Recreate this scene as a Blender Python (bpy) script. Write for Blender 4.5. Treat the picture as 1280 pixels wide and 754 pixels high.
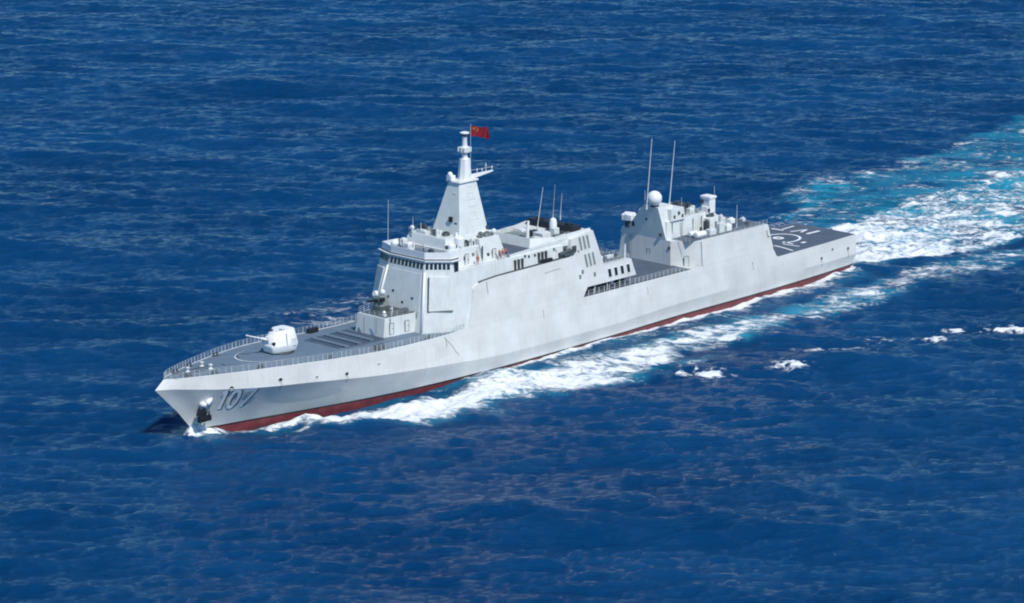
import bpy, bmesh, math, random
import numpy as np
from mathutils import Vector, Matrix

random.seed(7)
RNG = np.random.default_rng(11)
for o in list(bpy.data.objects):
    bpy.data.objects.remove(o, do_unlink=True)
SC = bpy.context.scene
COL = SC.collection
PI = math.pi

# ------------------------------------------------------------------ camera
cam_d = bpy.data.cameras.new('camera'); cam = bpy.data.objects.new('camera', cam_d); COL.objects.link(cam)
CP = Vector((-300.216, -355.291, 137.797))
R_ = Vector((0.67872151, -0.73438836, 0.00329344)); U_ = Vector((0.17434362, 0.16548145, 0.97068027)); F_ = Vector((0.7134013, 0.65824739, -0.24035175))
m = Matrix((R_, U_, -F_)).transposed().to_4x4(); m.translation = CP
cam.matrix_world = m
cam_d.sensor_width = 36.0; cam_d.lens = 36.0 * 3683.85 / 1280.0
cam_d.clip_start = 1.0; cam_d.clip_end = 30000.0
SC.camera = cam

# ------------------------------------------------------------------ light
SUN_DIR = Vector((-0.13, -0.60, 0.80)).normalized()      # towards the sun
w = bpy.data.worlds.new('World'); SC.world = w; w.use_nodes = True
nt = w.node_tree; nt.nodes.clear()
sky = nt.nodes.new('ShaderNodeTexSky'); sky.sky_type = 'NISHITA'; sky.sun_disc = False
sky.sun_elevation = math.asin(SUN_DIR.z); sky.sun_rotation = math.atan2(SUN_DIR.x, SUN_DIR.y)
sky.air_density = 1.0; sky.dust_density = 0.1; sky.ozone_density = 3.0
bg = nt.nodes.new('ShaderNodeBackground'); bg.inputs['Strength'].default_value = 0.125
wo = nt.nodes.new('ShaderNodeOutputWorld')
tint = nt.nodes.new('ShaderNodeMix'); tint.data_type = 'RGBA'; tint.blend_type = 'MULTIPLY'; tint.inputs['Factor'].default_value = 1.0; tint.inputs['B'].default_value = (0.53, 0.83, 1.03, 1)
nt.links.new(sky.outputs[0], tint.inputs['A']); nt.links.new(tint.outputs['Result'], bg.inputs[0]); nt.links.new(bg.outputs[0], wo.inputs[0])
sd = bpy.data.lights.new('sun', 'SUN'); sd.energy = 4.1; sd.angle = math.radians(0.6); sd.color = (1.0, 0.955, 0.89)
so = bpy.data.objects.new('sun', sd); COL.objects.link(so)
so.rotation_euler = SUN_DIR.to_track_quat('Z', 'Y').to_euler(); so.location = (0, -200, 300)
SC.view_settings.view_transform = 'Standard'; SC.view_settings.look = 'None'
SC.view_settings.exposure = 0.0; SC.view_settings.gamma = 1.0; SC.view_settings.use_curve_mapping = False
SC.render.engine = 'CYCLES'
SC.cycles.filter_width = 2.0

# ------------------------------------------------------------------ materials
def mat_new(name):
    mt = bpy.data.materials.new(name); mt.use_nodes = True
    b = mt.node_tree.nodes['Principled BSDF']
    return mt, mt.node_tree, b

def N(nt, t, **kw):
    n = nt.nodes.new(t)
    for k, v in kw.items(): setattr(n, k, v)
    return n

def paint(name, col, rough=0.5, var=0.08, streak=0.12, scale=0.6, streak_col=None, seams=0.0):
    """weathered ship paint: patchy tone, faint vertical run marks"""
    mt, nt, b = mat_new(name)
    g = N(nt, 'ShaderNodeNewGeometry')
    n1 = N(nt, 'ShaderNodeTexNoise'); n1.inputs['Scale'].default_value = scale; n1.inputs['Detail'].default_value = 5
    mp = N(nt, 'ShaderNodeMapping'); mp.inputs['Scale'].default_value = (2.2, 2.2, 0.13)
    n2 = N(nt, 'ShaderNodeTexNoise'); n2.inputs['Scale'].default_value = 1.0; n2.inputs['Detail'].default_value = 4
    nt.links.new(g.outputs['Position'], n1.inputs['Vector'])
    nt.links.new(g.outputs['Position'], mp.inputs['Vector']); nt.links.new(mp.outputs[0], n2.inputs['Vector'])
    r1 = N(nt, 'ShaderNodeMapRange'); r1.inputs['From Min'].default_value = .3; r1.inputs['From Max'].default_value = .7
    r1.inputs['To Min'].default_value = 1 - var; r1.inputs['To Max'].default_value = 1 + var * .6
    nt.links.new(n1.outputs['Fac'], r1.inputs['Value'])
    hs = N(nt, 'ShaderNodeMix', data_type='RGBA', blend_type='MULTIPLY'); hs.inputs['Factor'].default_value = 1
    hs.inputs['A'].default_value = (*col, 1)
    nt.links.new(r1.outputs[0], hs.inputs['B'])
    r2 = N(nt, 'ShaderNodeMapRange'); r2.inputs['From Min'].default_value = .53; r2.inputs['From Max'].default_value = .76
    r2.inputs['To Min'].default_value = 0; r2.inputs['To Max'].default_value = streak
    nt.links.new(n2.outputs['Fac'], r2.inputs['Value'])
    mx = N(nt, 'ShaderNodeMix', data_type='RGBA'); sc = streak_col or tuple(c * .55 for c in col)
    mx.inputs['B'].default_value = (*sc, 1)
    nt.links.new(r2.outputs[0], mx.inputs['Factor']); nt.links.new(hs.outputs['Result'], mx.inputs['A'])
    out = mx.outputs['Result']
    if seams:
        sp = N(nt, 'ShaderNodeSeparateXYZ'); nt.links.new(g.outputs['Position'], sp.inputs[0])
        cb = N(nt, 'ShaderNodeCombineXYZ'); nt.links.new(sp.outputs['X'], cb.inputs['X']); nt.links.new(sp.outputs['Z'], cb.inputs['Y'])
        bk = N(nt, 'ShaderNodeTexBrick'); bk.inputs['Scale'].default_value = 1.0; bk.inputs['Brick Width'].default_value = 7.3; bk.inputs['Row Height'].default_value = 2.45
        bk.inputs['Mortar Size'].default_value = .035; bk.inputs['Mortar Smooth'].default_value = .6; bk.inputs['Bias'].default_value = 0
        bk.inputs['Color1'].default_value = (1 - seams,) * 3 + (1,); bk.inputs['Color2'].default_value = (1.0, 1.0, 1.0, 1); bk.inputs['Mortar'].default_value = (1 - 3.0 * seams,) * 3 + (1,)
        nt.links.new(cb.outputs[0], bk.inputs['Vector'])
        m3 = N(nt, 'ShaderNodeMix', data_type='RGBA', blend_type='MULTIPLY'); m3.inputs['Factor'].default_value = 1
        nt.links.new(out, m3.inputs['A']); nt.links.new(bk.outputs['Color'], m3.inputs['B']); out = m3.outputs['Result']
    nt.links.new(out, b.inputs['Base Color'])
    b.inputs['Roughness'].default_value = rough
    return mt

GREY = paint('hull_paint', (0.665, 0.67, 0.645), .42, .11, .22, .22, (0.42, 0.38, 0.32), .05)
GREYL = paint('superstructure_paint', (0.65, 0.68, 0.66), .45, .08, .3, .5, (0.40, 0.38, 0.33))
WHITE = paint('white_paint', (0.78, 0.79, 0.79), .4, .04, .05)
DECK = paint('deck_paint', (0.12, 0.17, 0.225), .7, .16, .1, .5)
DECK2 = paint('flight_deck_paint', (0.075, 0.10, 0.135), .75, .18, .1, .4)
HATCH = paint('hatch_paint', (0.06, 0.085, 0.125), .6, .1, .05)
RED = paint('antifouling_red', (0.18, 0.034, 0.038), .5, .35, .8, .5, (0.085, 0.035, 0.03))
RUST = paint('rust_stain', (0.34, 0.28, 0.22), .7, .3, .2, 2)
NUMW = paint('numeral_white', (0.90, 0.91, 0.91), .5, .03, .03)
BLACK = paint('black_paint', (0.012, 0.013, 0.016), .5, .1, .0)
DARK = paint('dark_fittings', (0.055, 0.07, 0.075), .5, .3, .1, 1.5)
DARKG = paint('louvre_grey', (0.20, 0.235, 0.225), .5, .2, .1, 2)
GLASS, _nt, _b = mat_new('window_glass'); _b.inputs['Base Color'].default_value = (0.012, 0.022, 0.035, 1); _b.inputs['Roughness'].default_value = .08
MARK = paint('deck_marking_white', (0.78, 0.79, 0.79), .7, .2, .3, 1.5, (0.2, .24, .28))
FLAGR = paint('flag_red', (0.22, 0.004, 0.014), .8, .08, 0)
FLAGY = paint('flag_yellow', (0.42, 0.22, 0.05), .8, .03, 0)
ORANGE = paint('orange_cloth', (0.42, 0.12, 0.08), .8, .05, 0)
NAVYW = paint('white_uniform', (0.72, 0.72, 0.72), .8, .03, 0)
SKIN = paint('skin', (0.45, 0.27, 0.19), .6, .02, 0)
NAVY = paint('dark_trousers', (0.02, 0.025, 0.05), .8, .05, 0)

# ------------------------------------------------------------------ object helpers
ORG = {}
def tag(o, label=None, cat=None, group=None, kind=None):
    if label: o['label'] = label
    if cat: o['category'] = cat
    if group: o['group'] = group
    if kind: o['kind'] = kind
    return o

def empty(name, loc, label, cat, group=None):
    o = bpy.data.objects.new(name, None); COL.objects.link(o); o.location = loc
    o.empty_display_size = 1; ORG[o] = Vector(loc)
    return tag(o, label, cat, group)

class MB:
    """collects shapes given in world coordinates and links them as ONE mesh"""
    def __init__(s): s.bm = bmesh.new(); s.mi = 0
    def face(s, vs):
        try:
            f = s.bm.faces.new(vs); f.material_index = s.mi; return f
        except ValueError: return None
    def quad(s, *pts): return s.face([s.bm.verts.new(p) for p in pts])
    def prism(s, bot, top):
        """closed solid between two polygons of the same count, given as 3D points"""
        a = [s.bm.verts.new(p) for p in bot]; b = [s.bm.verts.new(p) for p in top]; n = len(a)
        s.face(a[::-1]); s.face(b)
        for i in range(n): s.face([a[i], a[(i + 1) % n], b[(i + 1) % n], b[i]])
        return s
    def frus(s, b, z0, t, z1):
        return s.prism([(x, y, z0) for x, y in b], [(x, y, z1) for x, y in t])
    def box(s, c, size, rz=0, tilt=0):
        sx, sy, sz = [v / 2 for v in size]
        M = Matrix.Rotation(rz, 4, 'Z') @ Matrix.Rotation(tilt, 4, 'Y'); c = Vector(c)
        P = [c + M @ Vector((x, y, z)) for z in (-sz, sz) for x, y in ((-sx, -sy), (sx, -sy), (sx, sy), (-sx, sy))]
        return s.prism(P[:4], P[4:])
    def tube(s, p0, p1, r0, r1=None, n=8, caps=True):
        if r1 is None: r1 = r0
        p0, p1 = Vector(p0), Vector(p1); d = (p1 - p0).normalized()
        u = d.orthogonal().normalized(); v = d.cross(u)
        A, B = [], []
        for i in range(n):
            a = 2 * PI * i / n; k = u * math.cos(a) + v * math.sin(a)
            A.append(s.bm.verts.new(p0 + k * r0)); B.append(s.bm.verts.new(p1 + k * r1))
        for i in range(n): s.face([A[i], A[(i + 1) % n], B[(i + 1) % n], B[i]])
        if caps: s.face(A[::-1]); s.face(B)
        return s
    def path(s, pts, r, n=6):
        for a, b in zip(pts, pts[1:]): s.tube(a, b, r, r, n)
        return s
    def lathe(s, c, prof, n=16, ax='Z'):
        rings = []
        for r, h in prof:
            ring = []
            for i in range(n):
                a = 2 * PI * i / n
                p = Vector((r * math.cos(a), r * math.sin(a), h))
                if ax == 'X': p = Vector((h, p.x, p.y))
                ring.append(s.bm.verts.new(Vector(c) + p))
            rings.append(ring)
        for a, b in zip(rings, rings[1:]):
            for i in range(n): s.face([a[i], a[(i + 1) % n], b[(i + 1) % n], b[i]])
        s.face(rings[0][::-1]); s.face(rings[-1])
        return s
    def ball(s, c, r, n=16, squash=1.0):
        k = n // 2
        return s.lathe(c, [(max(r * math.sin(PI * i / k), .01), -r * squash * math.cos(PI * i / k)) for i in range(k + 1)], n)
    def build(s, name, mats, parent=None, smooth=False, bevel=0, origin=None, label=None):
        bm = s.bm
        bmesh.ops.recalc_face_normals(bm, faces=bm.faces)
        if bevel:
            es = [e for e in bm.edges if len(e.link_faces) == 2 and e.calc_face_angle(0) > .5]
            bmesh.ops.bevel(bm, geom=es, offset=bevel, segments=2, profile=.5, affect='EDGES', clamp_overlap=True)
        co = [v.co for v in bm.verts]
        if origin is None:
            lo = Vector([min(c[i] for c in co) for i in range(3)]); hi = Vector([max(c[i] for c in co) for i in range(3)])
            origin = Vector(((lo.x + hi.x) / 2, (lo.y + hi.y) / 2, lo.z))
        origin = Vector(origin)
        bmesh.ops.translate(bm, verts=bm.verts, vec=-origin)
        me = bpy.data.meshes.new(name); bm.to_mesh(me); bm.free()
        for mt in (mats if isinstance(mats, (list, tuple)) else [mats]): me.materials.append(mt)
        if smooth:
            for p in me.polygons: p.use_smooth = True
            if smooth != 'all': me.set_sharp_from_angle(angle=math.radians(35))
        o = bpy.data.objects.new(name, me); COL.objects.link(o)
        ORG[o] = origin
        if parent is not None:
            o.parent = parent; o.location = origin - ORG[parent]
        else: o.location = origin
        if label: o['label'] = label
        return o

def pchip(xs, ys):
    xs = np.array(xs, float); ys = np.array(ys, float); h = np.diff(xs); d = np.diff(ys) / h
    mm = np.zeros(len(xs)); mm[0] = d[0]; mm[-1] = d[-1]
    for i in range(1, len(xs) - 1):
        if d[i - 1] * d[i] > 0:
            w1 = 2 * h[i] + h[i - 1]; w2 = h[i] + 2 * h[i - 1]
            mm[i] = (w1 + w2) / (w1 / d[i - 1] + w2 / d[i])
    def f(x):
        x = min(max(x, xs[0]), xs[-1]); i = min(max(int(np.searchsorted(xs, x)) - 1, 0), len(h) - 1)
        t = (x - xs[i]) / h[i]
        return float((2*t**3-3*t**2+1)*ys[i] + (t**3-2*t**2+t)*h[i]*mm[i] + (-2*t**3+3*t**2)*ys[i+1] + (t**3-t**2)*h[i]*mm[i+1])
    return f

# ------------------------------------------------------------------ hull lines (bow at X=0, stern X=180, port is -Y)
WZ = -1.0                                     # mean water level
RY = [(7.3,0),(10.3,.9),(17,2.3),(24,3.9),(31,5.4),(38,6.9),(44,7.9),(52,8.9),(62,9.5),(74,9.85),(99,9.85),(124,9.75),(140,9.8),(152,9.6),(164.5,9.1),(174,8.5),(178.3,8.1)]
yr = pchip(*zip(*RY)); zr = pchip([0,50,75,99,124,180],[0,.0,-.1,-.02,.3,.3])
KY = [(-.6,0,8.5),(2,1.15,8.35),(5,2.5,8.0),(10.3,4.5,7.35),(18.3,6.95,6.65),(24.3,8.35,6.3),(31,9.3,5.7),(41.4,9.9,4.6),(57,10.1,3.4),(73.8,10.1,2.4),(98,10.1,2.3),(123,10.1,3.0),(134,10.05,3.05),(146,9.93,2.95),(158,9.6,2.9),(167,9.25,2.75),(179.6,8.4,2.6)]
yk = pchip([k[0] for k in KY], [k[1] for k in KY]); zk = pchip([k[0] for k in KY], [k[2] for k in KY])
DZ = [(1.2,9.95),(7,9.9),(13,9.8),(19,9.7),(25.7,9.5),(33,9.1),(42,8.6),(50,8.45),(58,8.45),(64,8.7),(100,8.7),(150.9,8.7),(151.9,6.65),(165,6.6),(180.2,6.5)]
zd = lambda x: float(np.interp(x, [a for a, b in DZ], [b for a, b in DZ]))
TUM = .14
def ys(x, z):            # half breadth of the plating above the knuckle
    return max(yk(x) - TUM * (z - zk(x)), 0)
def yd(x):
    return ys(x, zd(x)) * min(1, max(0, (x - 1.2) / 1.6)) ** .6
def ymid(x): return .5 * (yr(x) + yk(x)) - .10 * (yk(x) - yr(x))
def zmid(x): return .5 * (zr(x) + zk(x))
def yh(x, z):            # whole side
    return float(np.interp(z, [zr(x), zmid(x), zk(x), zk(x) + 20], [yr(x), ymid(x), yk(x), yk(x) - 20 * TUM]))

ship = empty('warship', (90, 0, WZ), 'long pale grey naval destroyer with hull number 107 steaming at sea', 'warship')

def build_hull():
    s_ = sorted(set([i / 150 for i in range(151)] + [(x - 1.2) / 179 for x in (150.9, 151.9, 150.0, 152.5)]))
    rows = [  # stem X, stern X, y fn, z fn
        (10.5, 176.5, lambda x: .55 * yr(x - .6), lambda x: -6.0),
        (8.9, 177.6, lambda x: .94 * yr(x - 1.0 if x < 60 else x), lambda x: -2.8),
        (7.3, 178.3, yr, zr),
        (7.12, 178.36, lambda x: yr(x + .05) + .01, lambda x: zr(x) + .28),
        (3.9, 179.0, lambda x: ymid(x) * min(1, max(0, (x - 3.9) / 4)), zmid),
        (-.6, 179.6, yk, zk),
        (1.2, 180.0, yd, zd)]
    # stem heights of the mid row follow the stem line
    mb = MB(); bm = mb.bm; grid = {}
    for sd_ in (-1, 1):
        for j, (xa, xb, fy, fz) in enumerate(rows):
            for i, s in enumerate(s_):
                x = xa + (xb - xa) * s
                z = fz(x)
                y = fy(x) if s > 0 else 0
                grid[(sd_, j, i)] = bm.verts.new((x, sd_ * max(y, 0.02), z)) if (s > 0 or sd_ == -1) else grid[(-1, j, 0)]
    n = len(s_)
    for sd_ in (-1, 1):
        for j in range(len(rows) - 1):
            mb.mi = 1 if j < 2 else (2 if j == 2 else 0)
            for i in range(n - 1):
                q = [grid[(sd_, j, i)], grid[(sd_, j, i + 1)], grid[(sd_, j + 1, i + 1)], grid[(sd_, j + 1, i)]]
                mb.face(q if sd_ < 0 else q[::-1])
    mb.mi = 0
    for i in range(n - 1):    # cap (under the deck sheets)
        q = [grid[(-1, 6, i)], grid[(-1, 6, i + 1)], grid[(1, 6, i + 1)], grid[(1, 6, i)]]
        q = list(dict.fromkeys(q)); mb.face(q)
    for j in range(len(rows) - 1):
        mb.face([grid[(-1, j, n - 1)], grid[(1, j, n - 1)], grid[(1, j + 1, n - 1)], grid[(-1, j + 1, n - 1)]])
    for i in range(n - 1):
        q = [grid[(-1, 0, i)], grid[(1, 0, i)], grid[(1, 0, i + 1)], grid[(-1, 0, i + 1)]]
        mb.face(list(dict.fromkeys(q)))
    o = mb.build('hull', [GREY, RED, BLACK], ship, smooth=True, origin=(90, 0, WZ))
    me = o.data; me.set_sharp_from_angle(angle=math.radians(14))
    return o
hull = build_hull()

def deck_sheet(name, x0, x1, inset, camber, lift, mt, step=1.5):
    mb = MB(); xs = list(np.arange(x0, x1, step)) + [x1]; prev = None
    for x in xs:
        y = max((yd(x) if inset < 0.5 else yd(x)) - inset, .03); z = zd(x) + lift
        row = [mb.bm.verts.new((x, f * y, z + camber * (1 - f * f))) for f in (-1, -.5, 0, .5, 1)]
        if prev:
            for a in range(4): mb.face([prev[a], row[a], row[a + 1], prev[a + 1]])
        prev = row
    return mb.build(name, mt, ship, smooth='all')
foredeck = deck_sheet('foredeck', 1.6, 64.3, .12, .28, .012, DECK)
flightdeck = deck_sheet('flight_deck', 151.95, 179.9, .12, .06, .012, DECK2)
deck_sheet('boat_deck', 94.5, 125.2, .12, .05, .02, DECK2)

def edge_curb(xa, xb, name='deck_edge_strake'):
    mb = MB()
    for sd_ in (-1, 1):
        xs = list(np.arange(xa, xb, 1.5)) + [xb]
        mb.path([(x, sd_ * (yd(x) - .06), zd(x) + .03) for x in xs], .07, 5)
    return mb.build(name, GREYL, ship)
edge_curb(1.5, 64)

def railing(pts, h=1.05, step=1.6, wires=3, r=.028, mt=None, name='railing', r2=.018):
    mb = MB(); P = [Vector(p) for p in pts]
    for a, b in zip(P, P[1:]):
        L = (b - a).length; n = max(1, round(L / step))
        for i in range(n + 1):
            q = a.lerp(b, i / n); mb.tube(q, q + Vector((0, 0, h)), r, r, 5)
        for k in range(wires):
            dz = Vector((0, 0, h * (k + 1) / wires)); mb.tube(a + dz, b + dz, r2, r2, 4, False)
    return mb.build(name, mt or GREYL, ship)

for sd_ in (-1, 1):
    railing([(x, sd_ * (yd(x) - .12), zd(x) + .02) for x in [1.5, 3, 5, 7.5, 10, 13, 16, 19, 22, 25, 28, 32, 36, 40, 44, 48, 52, 56, 60, 62.5]], 1.1, 1.0, 4, .045)

# anchors, hawse openings and hull marks ------------------------------------------------
def hp(x, z, side=-1, off=.03): return Vector((x, side * (yh(x, z) + off), z))
def spot(x, z, rad, side=-1, ar=1.0, name='hawse_opening', mt=None, label=None):
    mb = MB(); c = []
    for i in range(12):
        a = 2 * PI * i / 12; c.append(mb.bm.verts.new(hp(x + rad * math.cos(a) * ar, z + rad * math.sin(a), side, .05)))
    mb.face(c)
    f = MB(); ring = [hp(x + rad * 1.15 * math.cos(2 * PI * i / 12) * ar, z + rad * 1.15 * math.sin(2 * PI * i / 12), side, .03) for i in range(13)]
    f.path(ring, .07, 5)
    o = mb.build(name, mt or BLACK, hull, label=label); f.build('opening_rim', GREY, hull)
for sd_ in (-1, 1):
    spot(20.3, 7.55, .30, sd_, 1.2); spot(27.3, 6.9, .16, sd_, 1.5); spot(33.6, 6.3, .30, sd_, 1.2)
    spot(11.6, 7.35, .36, sd_)
    spot(166.8, 3.85, .34, sd_); spot(170.9, 4.95, .28, sd_); spot(176.6, 4.15, .36, sd_)
    spot(143.9, 6.8, .22, sd_, .6); spot(41, 6.6, .14, sd_, 1.5)

def decal_poly(pts2, side=-1, off=.06):
    return [hp(x, z, side, off) for x, z in pts2]
def stroke(mb, pts, wd, side, off):
    """ribbon following the plating along (x,z) points"""
    P = [Vector((a, b)) for a, b in pts]; dense = []
    for a, b in zip(P, P[1:]):
        n = max(1, int((b - a).length / .25))
        for i in range(n): dense.append(a.lerp(b, i / n))
    dense.append(P[-1]); L, R = [], []
    for i, p in enumerate(dense):
        d = (dense[min(i + 1, len(dense) - 1)] - dense[max(i - 1, 0)]).normalized(); nn = Vector((-d.y, d.x)) * wd / 2
        L.append(mb.bm.verts.new(hp(*(p + nn), side, off))); R.append(mb.bm.verts.new(hp(*(p - nn), side, off)))
    for i in range(len(L) - 1): mb.face([L[i], L[i + 1], R[i + 1], R[i]])
def digits(side):
    # x grows aft on the port side: text reads 107 from bow to stern
    ZT, ZB = 7.0, 3.5
    x1, x0, x7 = 10.9, 12.0, 14.0
    if side > 0: x1, x7 = x7 + .8, x1; x0 = 14.8
    sgn = 1 if side < 0 else -1
    def shapes():
        one = [[(x1 - .45 * sgn, ZT - .55), (x1, ZT - .05), (x1, ZB)]]
        ov = [[(x0 + .75 * sgn + .72 * math.cos(a), (ZT + ZB) / 2 - .1 + 1.62 * math.sin(a)) for a in [2 * PI * k / 20 for k in range(21)]]]
        sev = [[(x7, ZT - .45), (x7 + 2.0 * sgn, ZT - .45), (x7 + .75 * sgn, ZB - .1)]]
        return one, ov, sev
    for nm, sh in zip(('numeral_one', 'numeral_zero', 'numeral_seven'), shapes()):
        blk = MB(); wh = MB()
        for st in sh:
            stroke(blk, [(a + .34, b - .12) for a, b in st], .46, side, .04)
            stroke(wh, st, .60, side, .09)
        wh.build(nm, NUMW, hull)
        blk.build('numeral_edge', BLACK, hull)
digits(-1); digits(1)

def anchor(side):
    # bower anchor housed low on the stem flare, with a solid white blob standing in for splashing water
    c = hp(7.6, 4.6, side, .15)
    a = MB(); a.ball(hp(7.9, 4.9, side, .0), .85, 10, .75); a.box(hp(8.4, 5.3, side, .2), (1.3, .9, .8), .3, -.4); b_ = a.build('anchor_splash', WHITE, hull, smooth='all', label='white rounded splash at the anchor')
    m2 = MB()
    m2.box(c + Vector((.15, side * .45, -1.3)), (.35, .35, 2.0))
    m2.box(c + Vector((.1, side * .5, -2.1)), (2.6, .6, .9)); m2.box(c + Vector((-.3, side * .3, -1.2)), (1.6, .7, 1.2), 0, .5)
    m2.prism([c + Vector((-.9, side * .3, -2.0)), c + Vector((-.5, side * .3, -2.2)), c + Vector((-.4, side * .8, -2.2)), c + Vector((-.9, side * .8, -2.0))],
             [c + Vector((-1.0, side * .5, -.9)), c + Vector((-.9, side * .5, -.9)), c + Vector((-.9, side * .6, -.9)), c + Vector((-1.0, side * .6, -.9))])
    m2.prism([c + Vector((.6, side * .3, -2.2)), c + Vector((1.1, side * .3, -2.0)), c + Vector((1.1, side * .8, -2.0)), c + Vector((.6, side * .8, -2.2))],
             [c + Vector((1.1, side * .5, -.9)), c + Vector((1.2, side * .5, -.9)), c + Vector((1.2, side * .6, -.9)), c + Vector((1.1, side * .6, -.9))])
    m2.tube(c + Vector((-.2, 0, -.9)), c + Vector((.3, side * .3, -2.6)), .5, .3, 8)
    m2.build('anchor', BLACK, hull, bevel=.04)
anchor(-1); anchor(1)

# foredeck fittings ------------------------------------------------------------------
mb = MB(); mb.path([(20.6 - .02 * 1, 0, 0)] * 1, .1)
mb = MB()
def zfd(x, y=0):
    u = min(1, abs(y) / max(yd(x), .1)); return zd(x) + .012 + .28 * (1 - u * u)
arc = [(27 + 9.2 * math.cos(a), 9.2 * math.sin(a) * .55) for a in np.linspace(PI * .62, PI * 1.38, 24)]
for (xa, ya), (xb, yb) in zip(arc, arc[1:]):
    mb.quad((xa, ya, zfd(xa, ya) + .03), (xb, yb, zfd(xb, yb) + .03), (xb + .22, yb, zfd(xb, yb) + .03), (xa + .22, ya, zfd(xa, ya) + .03))
mb.build('painted_arc', MARK, foredeck)
for x, y in ((6.5, 0), (10.5, 1.1), (10.5, -1.1)):
    mb = MB(); z = zfd(x, y); mb.lathe((x, y, z), [(.42, 0), (.42, .15), (.22, .25), (.2, .6), (.36, .72), (.36, .85), (.1, .92)], 12); mb.build('capstan' if x < 10 else 'windlass', GREYL, foredeck, smooth=True)
for sd_ in (-1, 1):
    for x in (5.2, 9.5, 17.5, 31, 54):
        mb = MB(); y = sd_ * (yd(x) - .75)
        for k in (-.35, .35): mb.lathe((x + k, y, zfd(x, y)), [(.16, 0), (.14, .45), (.2, .5), (.2, .58)], 8)
        mb.box((x, y, zfd(x, y) + .06), (1.3, .4, .12)); mb.build('mooring_bollard', DARK, foredeck)
    mb = MB(); mb.path([(x, sd_ * .7, zfd(x, .7) + .06) for x in (4, 6, 8, 10, 11.5)], .09, 5); mb.build('anchor_chain', DARK, foredeck)
mb = MB(); mb.prism([(15, -2.2, zfd(15, 2.2)), (15.25, -2.2, zfd(15, 2.2)), (18.2, 0, zfd(18)), (15.25, 2.2, zfd(15, 2.2)), (15, 2.2, zfd(15, 2.2)), (17.8, 0, zfd(18))],
                    [(15, -2.2, zfd(15, 2.2) + .45), (15.1, -2.2, zfd(15, 2.2) + .45), (18.1, 0, zfd(18) + .55), (15.1, 2.2, zfd(15, 2.2) + .45), (15, 2.2, zfd(15, 2.2) + .45), (17.9, 0, zfd(18) + .55)])
# small hatch lids instead of a breakwater at this size
mb = MB(); mb.box((19.5, 1.8, zfd(19.5, 1.8) + .1), (1.0, 1.0, .25)); mb.build('deck_hatch', DECK, foredeck, bevel=.04)
mb = MB(); mb.box((14.2, -.6, zfd(14.2) + .1), (.9, .9, .25)); mb.build('deck_hatch', DECK, foredeck, bevel=.04)
for sd_ in (-1, 1):
    mb = MB(); mb.box((42.5, sd_ * 8.3, zfd(42.5, 8.3) + .45), (2.2, .8, .8)); mb.build('deck_locker', BLACK if sd_ > 0 else DARK, foredeck, bevel=.05)

# main gun --------------------------------------------------------------------------------
def gun():
    GX, gz = 27.0, 9.72
    ring = MB(); ring.lathe((GX, 0, gz - .1), [(2.35, 0), (2.35, .30), (2.2, .42)], 32)
    g = ring.build('gun_turret', DARK, ship, smooth=True)
    z0, z1, z2 = gz + .3, gz + 1.5, gz + 4.05
    def ol(l0, l1, wf, wm, wr, c):
        return [(GX - l0, -wf + c), (GX - l0, wf - c), (GX - l0 + c * 1.4, wf), (GX, wm), (GX + l1 - c, wr), (GX + l1, wr - c), (GX + l1, -wr + c), (GX + l1 - c, -wr), (GX, -wm), (GX - l0 + c * 1.4, -wf)]
    h = MB(); A, B, C_ = ol(2.6, 2.3, 1.5, 2.0, 1.9, .4), ol(2.95, 2.75, 1.75, 2.35, 2.15, .5), ol(1.75, 2.3, 1.15, 1.75, 1.65, .5)
    va = [h.bm.verts.new((x, y, z0)) for x, y in A]; vb = [h.bm.verts.new((x, y, z1)) for x, y in B]
    vc = [h.bm.verts.new((x, y, z2 - (.0 if x > GX - 1 else .35))) for x, y in C_]
    for a, b in ((va, vb), (vb, vc)):
        for i in range(len(a)): h.face([a[i], a[(i + 1) % len(a)], b[(i + 1) % len(a)], b[i]])
    h.face(va[::-1]); h.face(vc)
    hh = h.build('gun_house', WHITE, g, smooth=True, bevel=.14)
    mk = MB(); mk.box((GX - 2.25, 0, gz + 2.5), (1.3, .75, 1.7), tilt=-.25); mk.build('gun_mantlet', GREYL, g, bevel=.15, smooth=True)
    b = MB(); a = math.radians(19); d = Vector((-math.cos(a), 0.05, math.sin(a))); p = Vector((GX - 2.3, 0, gz + 2.45))
    b.tube(p, p + d * 1.9, .27, .22, 14); b.tube(p + d * 1.9, p + d * 5.0, .13, .09, 12); b.tube(p + d * 5.0, p + d * 5.3, .13, .13, 12)
    b.build('gun_barrel', WHITE, g, smooth=True)
    s = MB(); s.box((GX - 2.45, -1.25, gz + 1.95), (.5, .42, .6), tilt=-.3); s.build('sight_window', BLACK, g)
    s = MB(); s.box((GX + 1.3, -2.2, gz + 1.9), (.9, .12, 1.3), -.1); s.build('side_door', GREYL, g, bevel=.03)
    s = MB(); s.path([(GX - .3, -2.3, gz + 1.5), (GX - .2, -1.95, gz + 3.6)], .04, 5); s.build('panel_joint', DARKG, g)
    s = MB(); s.box((GX + .2, -.6, z2 + .05), (1.0, .8, .16)); s.build('roof_hatch', GREYL, g, bevel=.03)
    s = MB(); s.box((GX - 1.35, .55, z2 - .1), (.5, .5, .3)); s.build('roof_sight', DARK, g, bevel=.05)
gun()

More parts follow.
